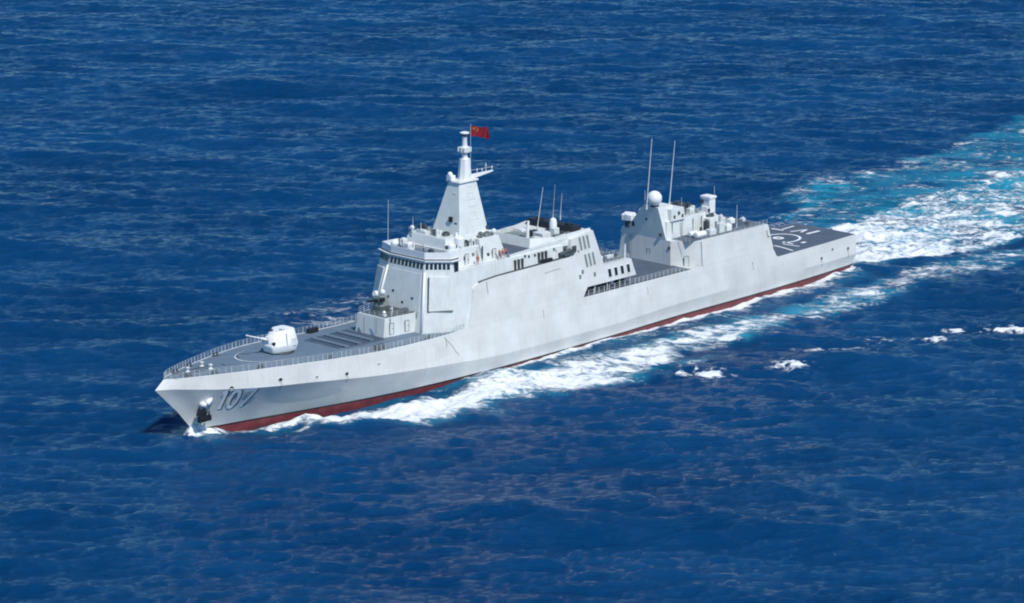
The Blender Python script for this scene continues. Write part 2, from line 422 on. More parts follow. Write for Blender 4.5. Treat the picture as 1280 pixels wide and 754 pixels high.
# vertical launch hatches ------------------------------------------------------------------
def vls(name, x0, x1, hw, z, rows, cols, gap_after=()):
    b = MB(); b.frus([(x0, -hw), (x1, -hw), (x1, hw), (x0, hw)], z - .55, [(x0 + .08, -hw + .08), (x1 - .08, -hw + .08), (x1 - .08, hw - .08), (x0 + .08, hw - .08)], z)
    base = b.build(name, DECK2, ship)
    n = rows; dx = (x1 - x0 - .8) / n; dy = (2 * hw - .6) / cols
    for i in range(n):
        for j in range(cols):
            cx = x0 + .4 + (i + .5) * dx; cy = -hw + .3 + (j + .5) * dy
            h = MB(); h.box((cx + (.12 if i % 2 == 0 else -.12), cy, z + .09), (dx * .74, dy * .86, .16)); h.build('missile_hatch', HATCH if i % 2 else DECK, base)
        # exhaust strip between each pair of rows
    for i in range(0, n, 2):
        s = MB(); s.box((x0 + .4 + (i + 1) * dx - dx, 0, z + .05), (.24, 2 * hw - .8, .12)); s.build('exhaust_uptake', BLACK, base)
    return base
vls('forward_missile_launcher', 34.6, 47.4, 4.6, 9.05, 8, 8)

# forward superstructure -----------------------------------------------------------------
def side_block(name, outline, mt, inset=0.0, parent=None, bevel=0):
    """full-beam block from an (X,Z) outline whose sides lie in the plating plane"""
    dense = []
    n = len(outline)
    for i in range(n):
        (xa, za), (xb, zb) = outline[i], outline[(i + 1) % n]
        k = max(1, int(abs(xb - xa) / 6))
        for q in range(k): dense.append((xa + (xb - xa) * q / k, za + (zb - za) * q / k))
    P = [(x, -(ys(x, z) - inset), z) for x, z in dense]; S = [(x, (ys(x, z) - inset), z) for x, z in dense]
    mb = MB(); mb.prism(P, S)
    return mb.build(name, mt, parent or ship, bevel=bevel)

shell = side_block('side_superstructure', [(63.6, 8.72), (65.0, 12.5), (65.7, 15.1), (66.6, 15.7), (68.4, 16.05), (72, 16.3), (91.6, 16.6), (92.4, 19.6), (98.5, 20.4), (100.7, 13.6), (108.3, 13.6), (109.3, 10.4), (95.6, 10.4), (94.2, 8.72)], GREY)
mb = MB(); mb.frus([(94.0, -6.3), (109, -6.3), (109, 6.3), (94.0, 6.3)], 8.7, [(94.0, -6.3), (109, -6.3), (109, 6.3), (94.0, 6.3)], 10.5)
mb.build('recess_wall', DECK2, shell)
# low deckhouse ahead of the bridge
mb = MB(); mb.frus([(48.2, -3.5), (60.5, -4.9), (60.5, 4.9), (48.2, 3.5)], 8.6, [(48.7, -3.35), (60.5, -4.6), (60.5, 4.6), (48.7, 3.35)], 12.0)
low = mb.build('gun_platform_deckhouse', GREYL, ship)
mb = MB(); mb.frus([(49.2, -3.0), (57.2, -3.9), (57.2, 3.9), (49.2, 3.0)], 12.0, [(49.2, -3.0), (57.2, -3.9), (57.2, 3.9), (49.2, 3.0)], 12.05); mb.build('platform_deck', DARK, low)
railing([(48.9, -3.2, 12.03), (56.8, -4.2, 12.03)], 1.0, 1.3); railing([(48.9, -3.2, 12.03), (48.9, 3.2, 12.03)], 1.0, 1.3); railing([(48.9, 3.2, 12.03), (56.8, 4.2, 12.03)], 1.0, 1.3)
def door(x, y, z, name='door', w_=.8, h=1.9, rz=0, parent=None, mt=None):
    d = MB(); d.box((x, y, z + h / 2), (w_, .07, h), rz); o = d.build(name, mt or GREYL, parent or ship, bevel=.02)
    hd = MB(); hd.box((x + .25, y - .06, z + h * .5), (.08, .08, .25), rz); hd.build('door_handle', DARK, o)
    fr = MB()
    for dx in (-w_ / 2 - .04, w_ / 2 + .04): fr.box((x + dx * math.cos(rz), y + dx * math.sin(rz), z + h / 2), (.06, .1, h + .1), rz)
    fr.box((x, y, z + h + .04), (w_ + .16, .1, .06), rz); fr.build('door_frame', DARK, o)
    return o
for x in (50.0, 53.4, 57.5):
    door(x, -(3.5 + (x - 48.2) * .114 + .0) - .03, 9.1, parent=low, rz=-.114)

# bridge tower
BB = [(55.0, -6.0), (60.8, -9.12), (64.6, -9.1), (66, -8.6), (90.5, -8.6), (90.5, 8.6), (66, 8.6), (64.6, 9.1), (57.4, 9.2), (55.0, 6.0)]
BT = [(57.35, -4.45), (60.7, -7.85), (64.6, -7.75), (66, -7.55), (90.5, -7.3), (90.5, 7.3), (66, 7.55), (64.6, 7.75), (58.8, 8.1), (57.35, 4.45)]
mb = MB(); mb.frus(BB, 8.5, BT, 18.9)
bridge = mb.build('bridge_tower', GREYL, ship, bevel=.06)
# edge rounding strips, white to paint in the corner highlight, between the front and the diagonal faces
for sd_ in (-1, 1):
    s = MB(); s.tube((55.1, sd_ * 6.0, 8.9), (57.38, sd_ * 4.5, 18.9), .2, .2, 8); s.build('corner_strip', WHITE, bridge, smooth='all')
# pilot house with a window band that wraps the front and both diagonal faces
WBv = [(57.35, -4.45), (60.7, -7.85), (62.8, -7.8), (62.8, 7.8), (58.8, 8.1), (57.35, 4.45)]
WTv = [(57.75, -4.25), (60.9, -7.55), (62.8, -7.5), (62.8, 7.5), (59.0, 7.8), (57.75, 4.25)]
mb = MB(); mb.frus(WBv, 18.9, WTv, 20.75); pilot = mb.build('pilot_house', GREYL, ship)
def windows(p0, p1, q0, q1, n, z_in=.06, margin=.02, parent=None, fr=.72):
    """n panes on the quad p0-p1 (bottom) q0-q1 (top), pushed out along its normal"""
    p0, p1, q0, q1 = map(Vector, (p0, p1, q0, q1)); nrm = (p1 - p0).cross(q0 - p0).normalized()
    for i in range(n):
        a = margin + (1 - 2 * margin) * (i + (1 - fr) / 2) / n; b = margin + (1 - 2 * margin) * (i + 1 - (1 - fr) / 2) / n
        P = [p0.lerp(p1, a), p0.lerp(p1, b), q0.lerp(q1, b), q0.lerp(q1, a)]
        m_ = MB(); m_.prism([v - nrm * .05 for v in P], [v + nrm * z_in for v in P]); w_ = m_.build('window', GLASS, parent)
        f_ = MB(); f_.path(P + [P[0]], .05, 4); f_.build('window_frame', GREYL, w_)
def L3(a, b, z0, z1, z):    # point on the pilot-house wall at height z
    t = (z - z0) / (z1 - z0); return (a[0] + (b[0] - a[0]) * t, a[1] + (b[1] - a[1]) * t, z)
def wl(i, z): return L3(WBv[i], WTv[i], 18.9, 20.75, z)
windows(wl(5, 19.45), wl(0, 19.45), wl(5, 20.5), wl(0, 20.5), 9, parent=pilot)
windows(wl(0, 19.45), wl(1, 19.45), wl(0, 20.5), wl(1, 20.5), 6, parent=pilot)
windows(wl(4, 19.45), wl(5, 19.45), wl(4, 20.5), wl(5, 20.5), 6, parent=pilot)
# dark side windows/doors at the wing end
door(61.9, -7.9, 18.95, h=1.7, parent=pilot, mt=GLASS)
def grow(pl, k, c=(61.5, 0)): return [(c[0] + (x - c[0]) * k, y * k) for x, y in pl]
mb = MB(); mb.frus(grow(WTv, 1.07), 20.75, grow(WTv, 1.08), 21.0); mb.frus(grow(WTv, 1.0), 21.0, grow(WTv, .99), 21.3); mb.build('roof_eave', WHITE, pilot, bevel=.03)
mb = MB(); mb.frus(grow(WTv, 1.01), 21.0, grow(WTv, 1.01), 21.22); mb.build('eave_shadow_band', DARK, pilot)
# parapet around the bridge roof
roofp = grow(WTv, .97)
mb = MB()
for i in (5, 0, 1):  # closed band of thin walls, port, front and starboard
    pass
pp = [roofp[3], roofp[4], roofp[5], roofp[0], roofp[1], roofp[2]]
for a, b in zip(pp, pp[1:]):
    d = Vector((b[0] - a[0], b[1] - a[1], 0)); L = d.length; rz = math.atan2(d.y, d.x)
    mb.box(((a[0] + b[0]) / 2, (a[1] + b[1]) / 2, 21.85), (L + .05, .12, 1.1), rz)
mb.build('roof_parapet', WHITE, pilot)
mb = MB(); mb.frus(grow(WTv, .93), 21.28, grow(WTv, .93), 21.34); mb.build('roof_deck', DECK, pilot)

# radar panel outlines on the diagonal faces, antennas set in the front face
def panel_on(p0, p1, q0, q1, u0, u1, v0, v1, name, mt, parent, thick=.10, line=True):
    p0, p1, q0, q1 = map(Vector, (p0, p1, q0, q1))
    def S(u, v): return p0.lerp(p1, u).lerp(q0.lerp(q1, u), v)
    nrm = (p1 - p0).cross(q0 - p0).normalized()
    P = [S(u0, v0), S(u1, v0), S(u1, v1), S(u0, v1)]
    m_ = MB(); m_.prism([v - nrm * .05 for v in P], [v + nrm * thick for v in P]); o = m_.build(name, mt, parent, bevel=.03)
    if line:
        k_ = nrm * (thick * .92); l = MB(); l.path([P[3] + k_, P[0] + k_, P[1] + k_], .11, 5); l.build('panel_gap', DARK, o)
    return o
def b3(i, top): return (BT[i][0], BT[i][1], 18.9) if top else (BB[i][0], BB[i][1], 8.5)
panel_on(b3(0, 0), b3(1, 0), b3(0, 1), b3(1, 1), .16, .93, .36, .93, 'radar_panel', GREYL, bridge, .36)
panel_on(b3(8, 0), b3(9, 0), b3(8, 1), b3(9, 1), .07, .84, .36, .93, 'radar_panel', GREYL, bridge, .36)
panel_on(b3(9, 0), b3(0, 0), b3(9, 1), b3(0, 1), .08, .93, .34, .97, 'front_panel', GREYL, bridge, .05, False)
for (y, z) in ((-2.6, 14.2), (2.2, 14.8), (-.4, 13.2), (3.2, 13.6)):
    s = MB(); s.box((55.05 + (z - 8.5) * .226, y, z), (.35, .45, .45)); s.build('front_fitting', DARK, bridge, bevel=.04)

# shell seams and marks
def seam(pts, name='plate_seam', wd=.09, mt=None, parent=None):
    s = MB(); stroke(s, pts, wd, -1, .02); s.build(name, mt or DARK, parent or hull)
seam([(69.2, 15.9), (69.4, 12.3), (73.2, 12.0)], 'door_outline', .12, parent=shell)
seam([(89.6, 15.9), (90.0, 9.0)], wd=.06, mt=GREYL, parent=shell)
seam([(57.2, 8.2), (59.0, 6.3), (60.4, 4.4)], wd=.08)
seam([(84.5, 14.8), (88.8, 15.0)], wd=.08, parent=shell)

# wing wall, dark tube painted as the slit's shade and rail on top of the shell
mb = MB()
mb.path([(x, -(ys(x, 16.6) - .25), float(np.interp(x, [67.5, 72, 91], [16.0, 16.35, 16.7]))) for x in (67.5, 70, 72, 76, 82, 88, 91)], .2, 6); mb.build('slit_shade_strip', DARK, shell)
railing([(66, -7.55, 18.9), (76, -7.5, 18.9)], .9, 1.2); railing([(66, 7.55, 18.9), (76, 7.5, 18.9)], .9, 1.2)

# upper bridge house and pyramid housing
mb = MB(); mb.frus([(63, -5.6), (70.4, -6.0), (70.4, 6.0), (63, 5.6)], 18.85, [(63.2, -5.0), (70.4, -5.3), (70.4, 5.3), (63.2, 5.0)], 21.9); up1 = mb.build('upper_deckhouse', GREYL, ship, bevel=.05)
mb = MB(); mb.frus([(70.4, -6.3), (76.6, -6.3), (76.6, 6.3), (70.4, 6.3)], 18.85, [(70.5, -5.2), (75.6, -5.2), (75.6, 5.2), (70.5, 5.2)], 22.9); up2 = mb.build('upper_deckhouse', GREYL, ship, bevel=.06)
mb = MB(); mb.frus([(63.6, -3.6), (76, -4.2), (76, 7.2), (63.6, 6.4)], 21.9, [(64.0, -3.2), (75.4, -3.9), (75.4, 6.8), (64.2, 6.0)], 23.6); up3 = mb.build('mast_plinth', GREYL, ship, bevel=.05)
s = MB(); s.box((70.47, -6.05, 20.3), (.10, .3, 3.0)); s.build('wall_seam', DARK, up2)
door(66.8, -5.75, 18.95, parent=up1); door(73.4, -6.2, 18.95, parent=up2)

# integrated mast
m0 = [(67.4, -3.5), (74.8, -3.5), (74.8, 3.5), (67.4, 3.5)]; m1 = [(69.5, -1.35), (73.9, -1.35), (73.9, 1.35), (69.5, 1.35)]
def cham(pl, c):
    (x0, y0), (x1, _), (_, y1) = pl[0], pl[1], pl[2]
    return [(x0 + c, y0), (x1 - c, y0), (x1, y0 + c), (x1, y1 - c), (x1 - c, y1), (x0 + c, y1), (x0, y1 - c), (x0, y0 + c)]
mb = MB(); mb.frus(cham(m0, .12), 23.55, cham(m1, .10), 32.6); mast = mb.build('mast', GREYL, ship)
mb = MB(); mb.frus([(69.2, -1.7), (74.2, -1.7), (74.2, 1.7), (69.2, 1.7)], 32.6, [(69.3, -1.6), (74.1, -1.6), (74.1, 1.6), (69.3, 1.6)], 32.9); mb.build('mast_platform', GREYL, mast, bevel=.04)
mb = MB(); mb.box((69.7, .9, 33.3), (1.2, 1.2, .9)); mb.ball((69.5, .9, 33.9), .5, 10); mb.build('navigation_sensor', WHITE, mast, bevel=.1)
sx = 72.3
mb = MB(); mb.lathe((sx, 0, 32.9), [(1.25, 0), (1.18, 1.0), (.98, 3.35), (.98, 3.6), (.6, 3.65)], 8); spire = mb.build('spire', WHITE, mast)
mb = MB(); mb.lathe((sx, 0, 36.5), [(.62, 0), (.5, .7), (.62, 1.0), (.45, 1.05), (.42, 1.5)], 12); mb.build('spire_neck', WHITE, mast, smooth=True)
mb = MB(); mb.lathe((sx, 0, 37.6), [(.5, 0), (1.0, .12), (1.0, 1.0), (.5, 1.15)], 8)
for k in range(4):
    a = PI / 4 + k * PI / 2; mb.box((sx + math.cos(a) * 1.05, math.sin(a) * 1.05, 38.2), (.35, .35, .8), a)
mb.build('antenna_drum', GREYL, mast)
mb = MB(); mb.lathe((sx, 0, 38.7), [(.5, 0), (.42, 1.9), (.55, 2.2)], 10); mb.build('spire_top', WHITE, mast, smooth=True)
mb = MB(); mb.lathe((sx, 0, 40.95), [(.5, 0), (.85, .12), (.85, .3), (.3, .45)], 14); mb.build('top_disc', WHITE, mast, smooth=True)
mb = MB(); mb.lathe((sx, 0, 40.6), [(.62, 0), (.7, .3), (.5, .35)], 12); mb.build('lamp_ring', DARK, mast)
# after yard with small aerials
mb = MB(); mb.prism([(73.2, -.5, 32.6), (79.6, -.12, 33.2), (79.6, .12, 33.2), (73.2, .5, 32.6)], [(73.2, -.4, 33.35), (79.6, -.1, 33.4), (79.6, .1, 33.4), (73.2, .4, 33.35)]); yard = mb.build('yard_arm', WHITE, mast)
for x, h in ((75.5, .9), (76.8, .7), (77.8, 1.7), (79.4, .8)):
    s = MB(); s.tube((x, 0, 33.3), (x, 0, 33.4 + h), .07, .04, 6); s.box((x, 0, 33.5 + h * .6), (.25, .12, .35)); s.build('aerial', GREYL, yard)
s = MB(); s.tube((74.0, 0, 34.15), (79.2, 0, 34.0), .035, .035, 5); s.build('yard_stay', GREYL, yard)
s = MB(); s.tube((73.9, .1, 32.9), (73.9, .05, 42.6), .045, .03, 6); s.build('halyard_staff', GREYL, mast)
s = MB(); s.box((67.75, -.9, 26.3), (.35, .7, .9)); s.build('mast_sensor', BLACK, mast)
s = MB(); s.box((68.0, -2.0, 25.6), (.3, .6, .4)); s.build('mast_sensor', DARK, mast)
s = MB(); s.box((69.1, -.6, 30.5), (.2, .9, .6)); s.build('mast_sensor', GREYL, mast)
s = MB()
for k in range(7): s.box((71.8 - .0, -3.2 + k * .27, 24.9 + k * 1.15), (2.2 - .18 * k, .05, .07))
s.build('ladder_rung', GREYL, mast)

# roof clutter around the mast base: domes, directors, decoy launchers, boxes
def dome(name, c, r, stem=.5, mt=None, parent=None, mt2=None):
    s = MB(); s.lathe((c[0], c[1], c[2]), [(r * .55, 0), (r * .5, stem)], 12); b = s.build(name, mt2 or GREYL, parent or ship, smooth=True)
    s = MB(); s.ball((c[0], c[1], c[2] + stem + r * .85), r, 18); s.build('radome', mt or WHITE, b, smooth='all'); return b
dome('satellite_dome', (65.0, -2.4, 21.95), .80, .25); dome('satellite_dome', (59.6, 5.0, 21.35), .75, .4)
dome('satellite_dome', (58.9, 6.0, 21.2), .45, .3); dome('satellite_dome', (75.0, -4.6, 22.9), .5, .2)
dome('satellite_dome', (64.2, 5.2, 23.6), .42, .5)
s = MB(); s.lathe((66.8, -3.9, 21.9), [(.9, 0), (.95, 1.6), (.8, 1.8)], 14); s.build('equipment_drum', WHITE, up1, smooth=True)
s = MB(); s.lathe((64.6, -4.2, 21.9), [(.75, 0), (.75, .7), (.5, .95)], 14); s.build('equipment_drum', WHITE, up1, smooth=True)
for (x, y, z, sx_, sy_, sz_, mt) in ((61.0, 2.8, 21.35, 1.6, 1.2, 1.2, WHITE), (60.4, -3.2, 21.35, .8, .8, 1.0, DARK), (59.2, .8, 21.35, .9, .9, .9, GREYL), (68.2, -4.2, 21.9, 1.0, .8, .9, DARK), (69.6, -4.4, 21.9, .8, .6, 1.1, GREYL),
        (71.6, -4.5, 22.9, .8, .5, .9, DARK), (73.4, -4.4, 22.9, 1.0, .7, .7, DARK), (74.6, -3.2, 23.6, .8, .5, .8, DARK), (66.2, -1.2, 23.6, 1.2, .9, .6, DARK), (65.0, 3.4, 23.6, 1.0, 2.4, .5, GREYL),
        (66.3, 4.5, 23.6, .7, 2.0, 1.1, DARK), (65.2, .5, 23.6, .8, .9, .9, DARK), (62.4, 5.6, 21.35, 1.1, 1.0, 1.3, GREYL), (62.2, -5.6, 21.35, .9, .9, .7, GREYL), (64.8, -.4, 23.6, .5, .5, 1.1, GREYL), (67.0, -3.0, 23.6, .7, .4, .6, GREYL)):
    s = MB(); s.box((x, y, z + sz_ / 2), (sx_, sy_, sz_), random.uniform(-.15, .15)); s.box((x, y, z + sz_ + .08), (sx_ * .6, sy_ * .6, .2)); s.build('equipment_locker', mt, ship, bevel=.05)
for (x, y, z, h, r, ln) in ((56.9 + 1.6, 5.6, 21.3, 9.0, .06, .15), (63.8, 4.6, 23.6, 3.0, .05, 0), (64.6, 3.4, 23.6, 2.0, .07, 0), (91.3, -.3, 20.5, 7.8, .075, 1.5), (99.3, 1.2, 20.9, 5.0, .06, .4),
        (122.0, -.6, 19.6, 13.6, .10, 1.3), (129.4, -.1, 19.1, 12.6, .10, 1.4), (120 + 4.6, 2.0, 19.2, 3.4, .06, 0), (142.5, -5.2 - 1.2, 13.6, 4.6, .06, 0), (140.6, -2.2, 16.3, 5.3, .05, 0), (134.5, 1, 16.9, 3, .05, 0), (101.0 - .6, 4, 20.5, 6.5, .04, .5)):
    s = MB(); s.tube((x, y, z), (x + .05 * ln, y, z + .8), r * 1.9, r * 1.7, 8); s.tube((x + .05 * ln, y, z + .8), (x + ln, y, z + h), r, r * .5, 6); s.build('whip_antenna', GREYL, ship)
railing([(64.2, -3.2, 23.6), (64.2, 6.0, 23.6)], .9, 1.1); railing([(70.6, -5.1, 22.9), (75.5, -5.1, 22.9)], .9, 1.0)

# close-in weapon on the forward platform
def ciws(X, y, z):
    s = MB(); s.lathe((X, y, z), [(1.5, 0), (1.4, .6), (1.1, .8)], 20); b = s.build('close_in_gun', DARK, ship, smooth=True)
    s = MB(); s.frus([(X - 1.1, y - 1.0), (X + 1.2, y - 1.0), (X + 1.2, y + 1.0), (X - 1.1, y + 1.0)], z + .8, [(X - .6, y - .7), (X + 1.0, y - .7), (X + 1.0, y + .7), (X - .6, y + .7)], z + 2.7); s.build('gun_housing', DARKG, b, bevel=.12)
    s = MB()
    for k in range(6):
        a = k * PI / 3; s.tube((X - .8, y + .17 * math.cos(a), z + 1.9 + .17 * math.sin(a)), (X - 3.3, y + .15 * math.cos(a), z + 2.2 + .15 * math.sin(a)), .06, .05, 6)
    s.tube((X - .6, y, z + 1.9), (X - 1.5, y, z + 2.0), .35, .3, 12); s.build('barrel_cluster', BLACK, b)
    s = MB(); s.tube((X - .2, y + .9, z + 2.9), (X - .7, y + .9, z + 3.0), .55, .45, 12); s.build('tracking_dish', WHITE, b, smooth=True)
    s = MB(); s.ball((X + .5, y, z + 3.2), .5, 14); s.build('search_radome', WHITE, b, smooth='all')
    s = MB(); s.box((X - .7, y - 1.15, z + 2.2), (.9, .5, .7)); s.build('optical_sight', BLACK, b, bevel=.06)
ciws(52.6, 1.6, 12.0)
for y in (-2.9, 3.1):
    s = MB(); s.box((54.2, y, 12.45), (1.0, .8, .9)); s.build('ammunition_locker', DARK, low, bevel=.05)
s = MB(); s.box((49.9, -2.0, 12.1), (.6, .6, .6)); s.ball((49.9, -2, 12.7), .32, 10); s.build('platform_light', WHITE, low)
def person(*a, **k): pass

# mid house: walls with vents between the mast and the funnel --------------------------------
mb = MB(); mb.frus([(76.3, -7.0), (92, -7.0), (92, 7.0), (76.3, 7.0)], 18.0, [(76.3, -6.9), (92, -6.9), (92, 6.9), (76.3, 6.9)], 18.95); mb.build('mid_roof', DECK2, ship)
for a, b in (((76.6, -7.15), (92.2, -6.9)), ((76.6, 7.15), (92.2, 6.9))):
    mb = MB(); mb.prism([(a[0], a[1], 18.7), (b[0], b[1], 18.7), (b[0], b[1] * .96, 18.7), (a[0], a[1] * .96, 18.7)], [(a[0], a[1], 19.3), (b[0], b[1], 20.0), (b[0], b[1] * .96, 20.0), (a[0], a[1] * .96, 19.3)]); mb.build('bulwark', GREYL, ship)
FB = [(84.8, -4.4), (89, -6.7), (98.4, -6.7), (98.4, 6.7), (89, 6.7), (84.8, 4.4)]
mb = MB(); mb.frus([(84.2, -4.8), (89, -6.6), (99.2, -6.6), (99.2, 6.8), (89, 6.8), (84.2, 4.8)], 18.6, [(84.4, -4.7), (89, -6.5), (98.9, -6.5), (98.9, 6.7), (89, 6.7), (84.4, 4.7)], 19.15); fun = mb.build('funnel_casing', DARKG, ship)
mb = MB(); mb.prism([(84.0, -4.9, 18.5), (84.35, -4.9, 18.5), (84.35, 6.6, 18.5), (84.0, 6.6, 18.5)], [(84.7, -4.5, 20.6), (84.85, -4.5, 20.6), (84.85, 6.2, 20.5), (84.7, 6.2, 20.5)]); mb.build('front_screen', GREYL, fun)
mb = MB(); mb.prism([(84.0, -4.95, 18.5), (89, -7.0, 18.5), (89, -6.75, 18.5), (84.1, -4.7, 18.5)], [(84.75, -4.5, 20.6), (89, -6.65, 20.5), (89, -6.45, 20.5), (84.85, -4.35, 20.6)]); mb.build('corner_screen', GREYL, fun)
mb = MB(); mb.prism([(89, -7.05, 18.5), (99.4, -7.05, 18.5), (99.4, -6.75, 18.5), (89, -6.75, 18.5)], [(89, -6.7, 20.5), (98.5, -6.85, 20.72), (98.5, -6.6, 20.72), (89, -6.5, 20.5)]); mb.build('side_screen', GREYL, fun)
mb = MB(); mb.frus([(94.8, -5.6), (98.0, -5.6), (98.0, 6.6), (94.8, 6.6)], 19.0, [(95.6, -5.0), (97.9, -5.0), (97.9, 6.0), (95.6, 6.0)], 21.1); ft = mb.build('funnel_top', BLACK, fun)
for y in (-3.2, 0.4, 4.0):
    s = MB(); s.tube((96.7, y, 21.0), (96.8, y, 21.35), .75, .75, 14); s.build('exhaust_pipe', BLACK, ft)
s = MB(); s.box((90.6, -2.2, 19.8), (2.6, 2.4, 1.5)); s.box((92.2, -3.8, 20.2), (1.4, 1.0, 2.2)); s.build('equipment_locker', GREYL, fun, bevel=.06)
s = MB(); s.lathe((93.3, -2.4, 20.4), [(.7, 0), (.7, 1.5), (.62, 1.8)], 14); s.ball((93.3, -2.4, 22.15), .66, 14); s.tube((93.3, -2.4, 19), (93.3, -2.4, 20.5), .4, .4, 10); s.build('satellite_dome', WHITE, fun, smooth=True)
s = MB(); s.tube((89.6, .6, 19.0), (89.8, .6, 22.3), .35, .24, 10); s.box((89.0, 1.2, 20.6), (1.6, .9, .3)); s.build('vent_pipe', WHITE, fun)
railing([(89, 6.6, 19.2), (95, 6.6, 19.2)], .9, 1.2)
for x, z, yy in ((78.2, 17.4, 7.62), (84.6, 17.7, 7.55)):
    for k in range(3):
        s = MB(); s.box((x + (k - 1) * .95, -yy - .12 + (k % 2) * .01, z), (.32, .4, 1.9)); s.build('vent_louvre', DARK, bridge)
def shell_vent(x0, z0, n=3, dx=1.05, w_=.55, h=2.4, sl=.35):
    for k in range(n):
        for sd_ in (-1, 1):
            s = MB(); xa = x0 + k * dx; za = z0 + k * .05
            stroke(s, [(xa, za + h / 2), (xa + sl, za - h / 2)], w_, sd_, .03); s.build('vent_louvre', DARKG, shell)
shell_vent(94.6, 18.5); shell_vent(95.7, 15.2)
# gear on the ledge: torpedo tube / reels
s = MB(); s.tube((89.0, -7.75, 17.3), (92.0, -7.9, 17.75), .42, .42, 12); s.tube((90.0, -8.0, 17.0), (92.6, -8.1, 17.2), .30, .30, 10); s.build('launcher_tube', DARK, shell, smooth=True)
s = MB(); s.box((92.8, -7.9, 17.9), (.9, .7, 1.1)); s.box((94.0, -7.85, 17.2), (.3, .4, .5)); s.build('hoist', DARK, shell, bevel=.05)
s = MB(); s.box((85.5, -7.85, 16.95), (2.8, .6, .6)); s.build('hoist', BLACK, shell, bevel=.05)
for (x, z) in ((97.8, 12.4), (94.6, 13.4), (93.8, 12.6)):
    s = MB(); s.box(hp(x, z, -1, .05), (.45, .25, .7)); s.build('hull_light', DARKG, shell, bevel=.04)
# notch house windows
for k in range(4):
    P = [(101.4 + k * 1.75, 12.75), (102.35 + k * 1.75, 12.75), (102.5 + k * 1.75, 11.15), (101.55 + k * 1.75, 11.15)]
    for sd_ in (-1, 1):
        q = [hp(x, z, sd_, .05) for x, z in P]
        s = MB(); s.face([s.bm.verts.new(v) for v in q]); w_ = s.build('window', GLASS, shell)
        f_ = MB(); f_.path(q + [q[0]], .06, 4); f_.build('window_frame', WHITE, w_)
s = MB(); s.box((104.6, 0, 13.72), (6.4, 14.5, .1)); s.build('house_roof_deck', DECK2, shell)
for (x, y, a, b, c) in ((102.6, -5.2, 1.6, 1.4, .7), (105.4, -5.6, 1.8, .8, .5), (103.4, -2, 2, 1.8, 1.0), (106.6, -1.5, .8, 3, .6), (102.4, 2, 1.6, 2.4, 1.1), (106.8, -6.5, .8, .6, .9)):
    s = MB(); s.box((x, y, 13.75 + c / 2), (a, b, c)); s.build('equipment_locker', DARKG if random.random() < .5 else GREYL, shell, bevel=.06)
railing([(101.4, -8.2, 13.62), (108.1, -8.2, 13.62)], .9, 1.1); railing([(108.1, -8.1, 13.62), (108.1, 8.1, 13.62)], .9, 1.3)
s = MB(); s.tube((108.0, -7.2, 13.5), (108.1, -7.2, 16.2), .16, .12, 8); s.build('post', WHITE, ship)
# boat recess: rails, stanchions and gear
railing([(95.8, -9.0, 8.74), (109, -9.02, 8.74)], 1.05, 1.4, 3, .06); railing([(109, -9.02, 8.74), (128, -9.05, 8.74)], 1.05, 1.2, 4, .045)
railing([(95.8, 9.0, 8.74), (128, 9.0, 8.74)], 1.05, 1.4, 3, .05)
for x in (98, 101.5, 105, 108):
    s = MB(); s.tube((x, -8.6, 8.7), (x, -8.6, 10.4), .09, .09, 6); s.build('stanchion', GREYL, ship)
s = MB(); s.ball((103.8, -7.6, 9.7), .45, 12); s.build('life_ring_locker', WHITE, ship, smooth='all')
for x in (97.4, 99.6, 106.4):
    s = MB(); s.box((x, -7.2, 9.3), (1.0, .8, 1.1)); s.build('equipment_locker', DARK, ship, bevel=.05)

# after superstructure -----------------------------------------------------------------------
AB = [(124.8, -4.4), (128.6, -ys(128.6, 8.72)), (138, -ys(138, 8.72)), (150.95, -ys(150.9, 8.72)), (150.95, ys(150.9, 8.72)), (138, ys(138, 8.72)), (125.4, ys(128.6, 8.72)), (124.8, 8.6)]
AT = [(125.0, -4.2), (128.9, -ys(128.9, 13.45)), (138, -ys(138, 13.45)), (149.9, -ys(149.9, 13.45)), (149.9, ys(149.9, 13.45)), (138, ys(138, 13.45)), (125.6, ys(128.9, 13.45)), (125.0, 8.0)]
mb = MB(); mb.frus(AB, 8.72, AT, 13.45); aft = mb.build('hangar_superstructure', GREY, ship)
mb = MB(); mb.frus([(126.5, -7.6), (149.6, -7.6), (149.6, 7.6), (126.5, 7.6)], 13.45, [(126.5, -7.6), (149.6, -7.6), (149.6, 7.6), (126.5, 7.6)], 13.5); mb.build('hangar_roof_deck', DECK2, aft)
def vseam(x, y, z0, z1, par): 
    s = MB(); s.box((x, y, (z0 + z1) / 2), (.06, .12, z1 - z0)); s.build('plate_seam', DARK, par)
s = MB(); s.tube((128.58, -9.22, 8.75), (128.88, -8.62, 13.4), .07, .07, 5); s.build('corner_seam', DARK, aft)
# hangar doors
for y in (-4.0, 4.0):
    s = MB(); s.box((150.55, y, 9.4), (.5, 6.0, 5.4), tilt=-.0); d = s.build('hangar_door', GREYL, aft)
    for k in range(5):
        s = MB(); s.box((150.83, y, 7.4 + k * 1.05), (.06, 5.8, .08)); s.build('door_slat', DARK, d)
mb = MB(); mb.frus([(150.0, -7.4), (151.6, -7.4), (151.6, 7.4), (150.0, 7.4)], 6.6, [(150.0, -7.2), (150.6, -7.2), (150.6, 7.2), (150.0, 7.2)], 12.9); mb.build('hangar_end_wall', GREY, aft)
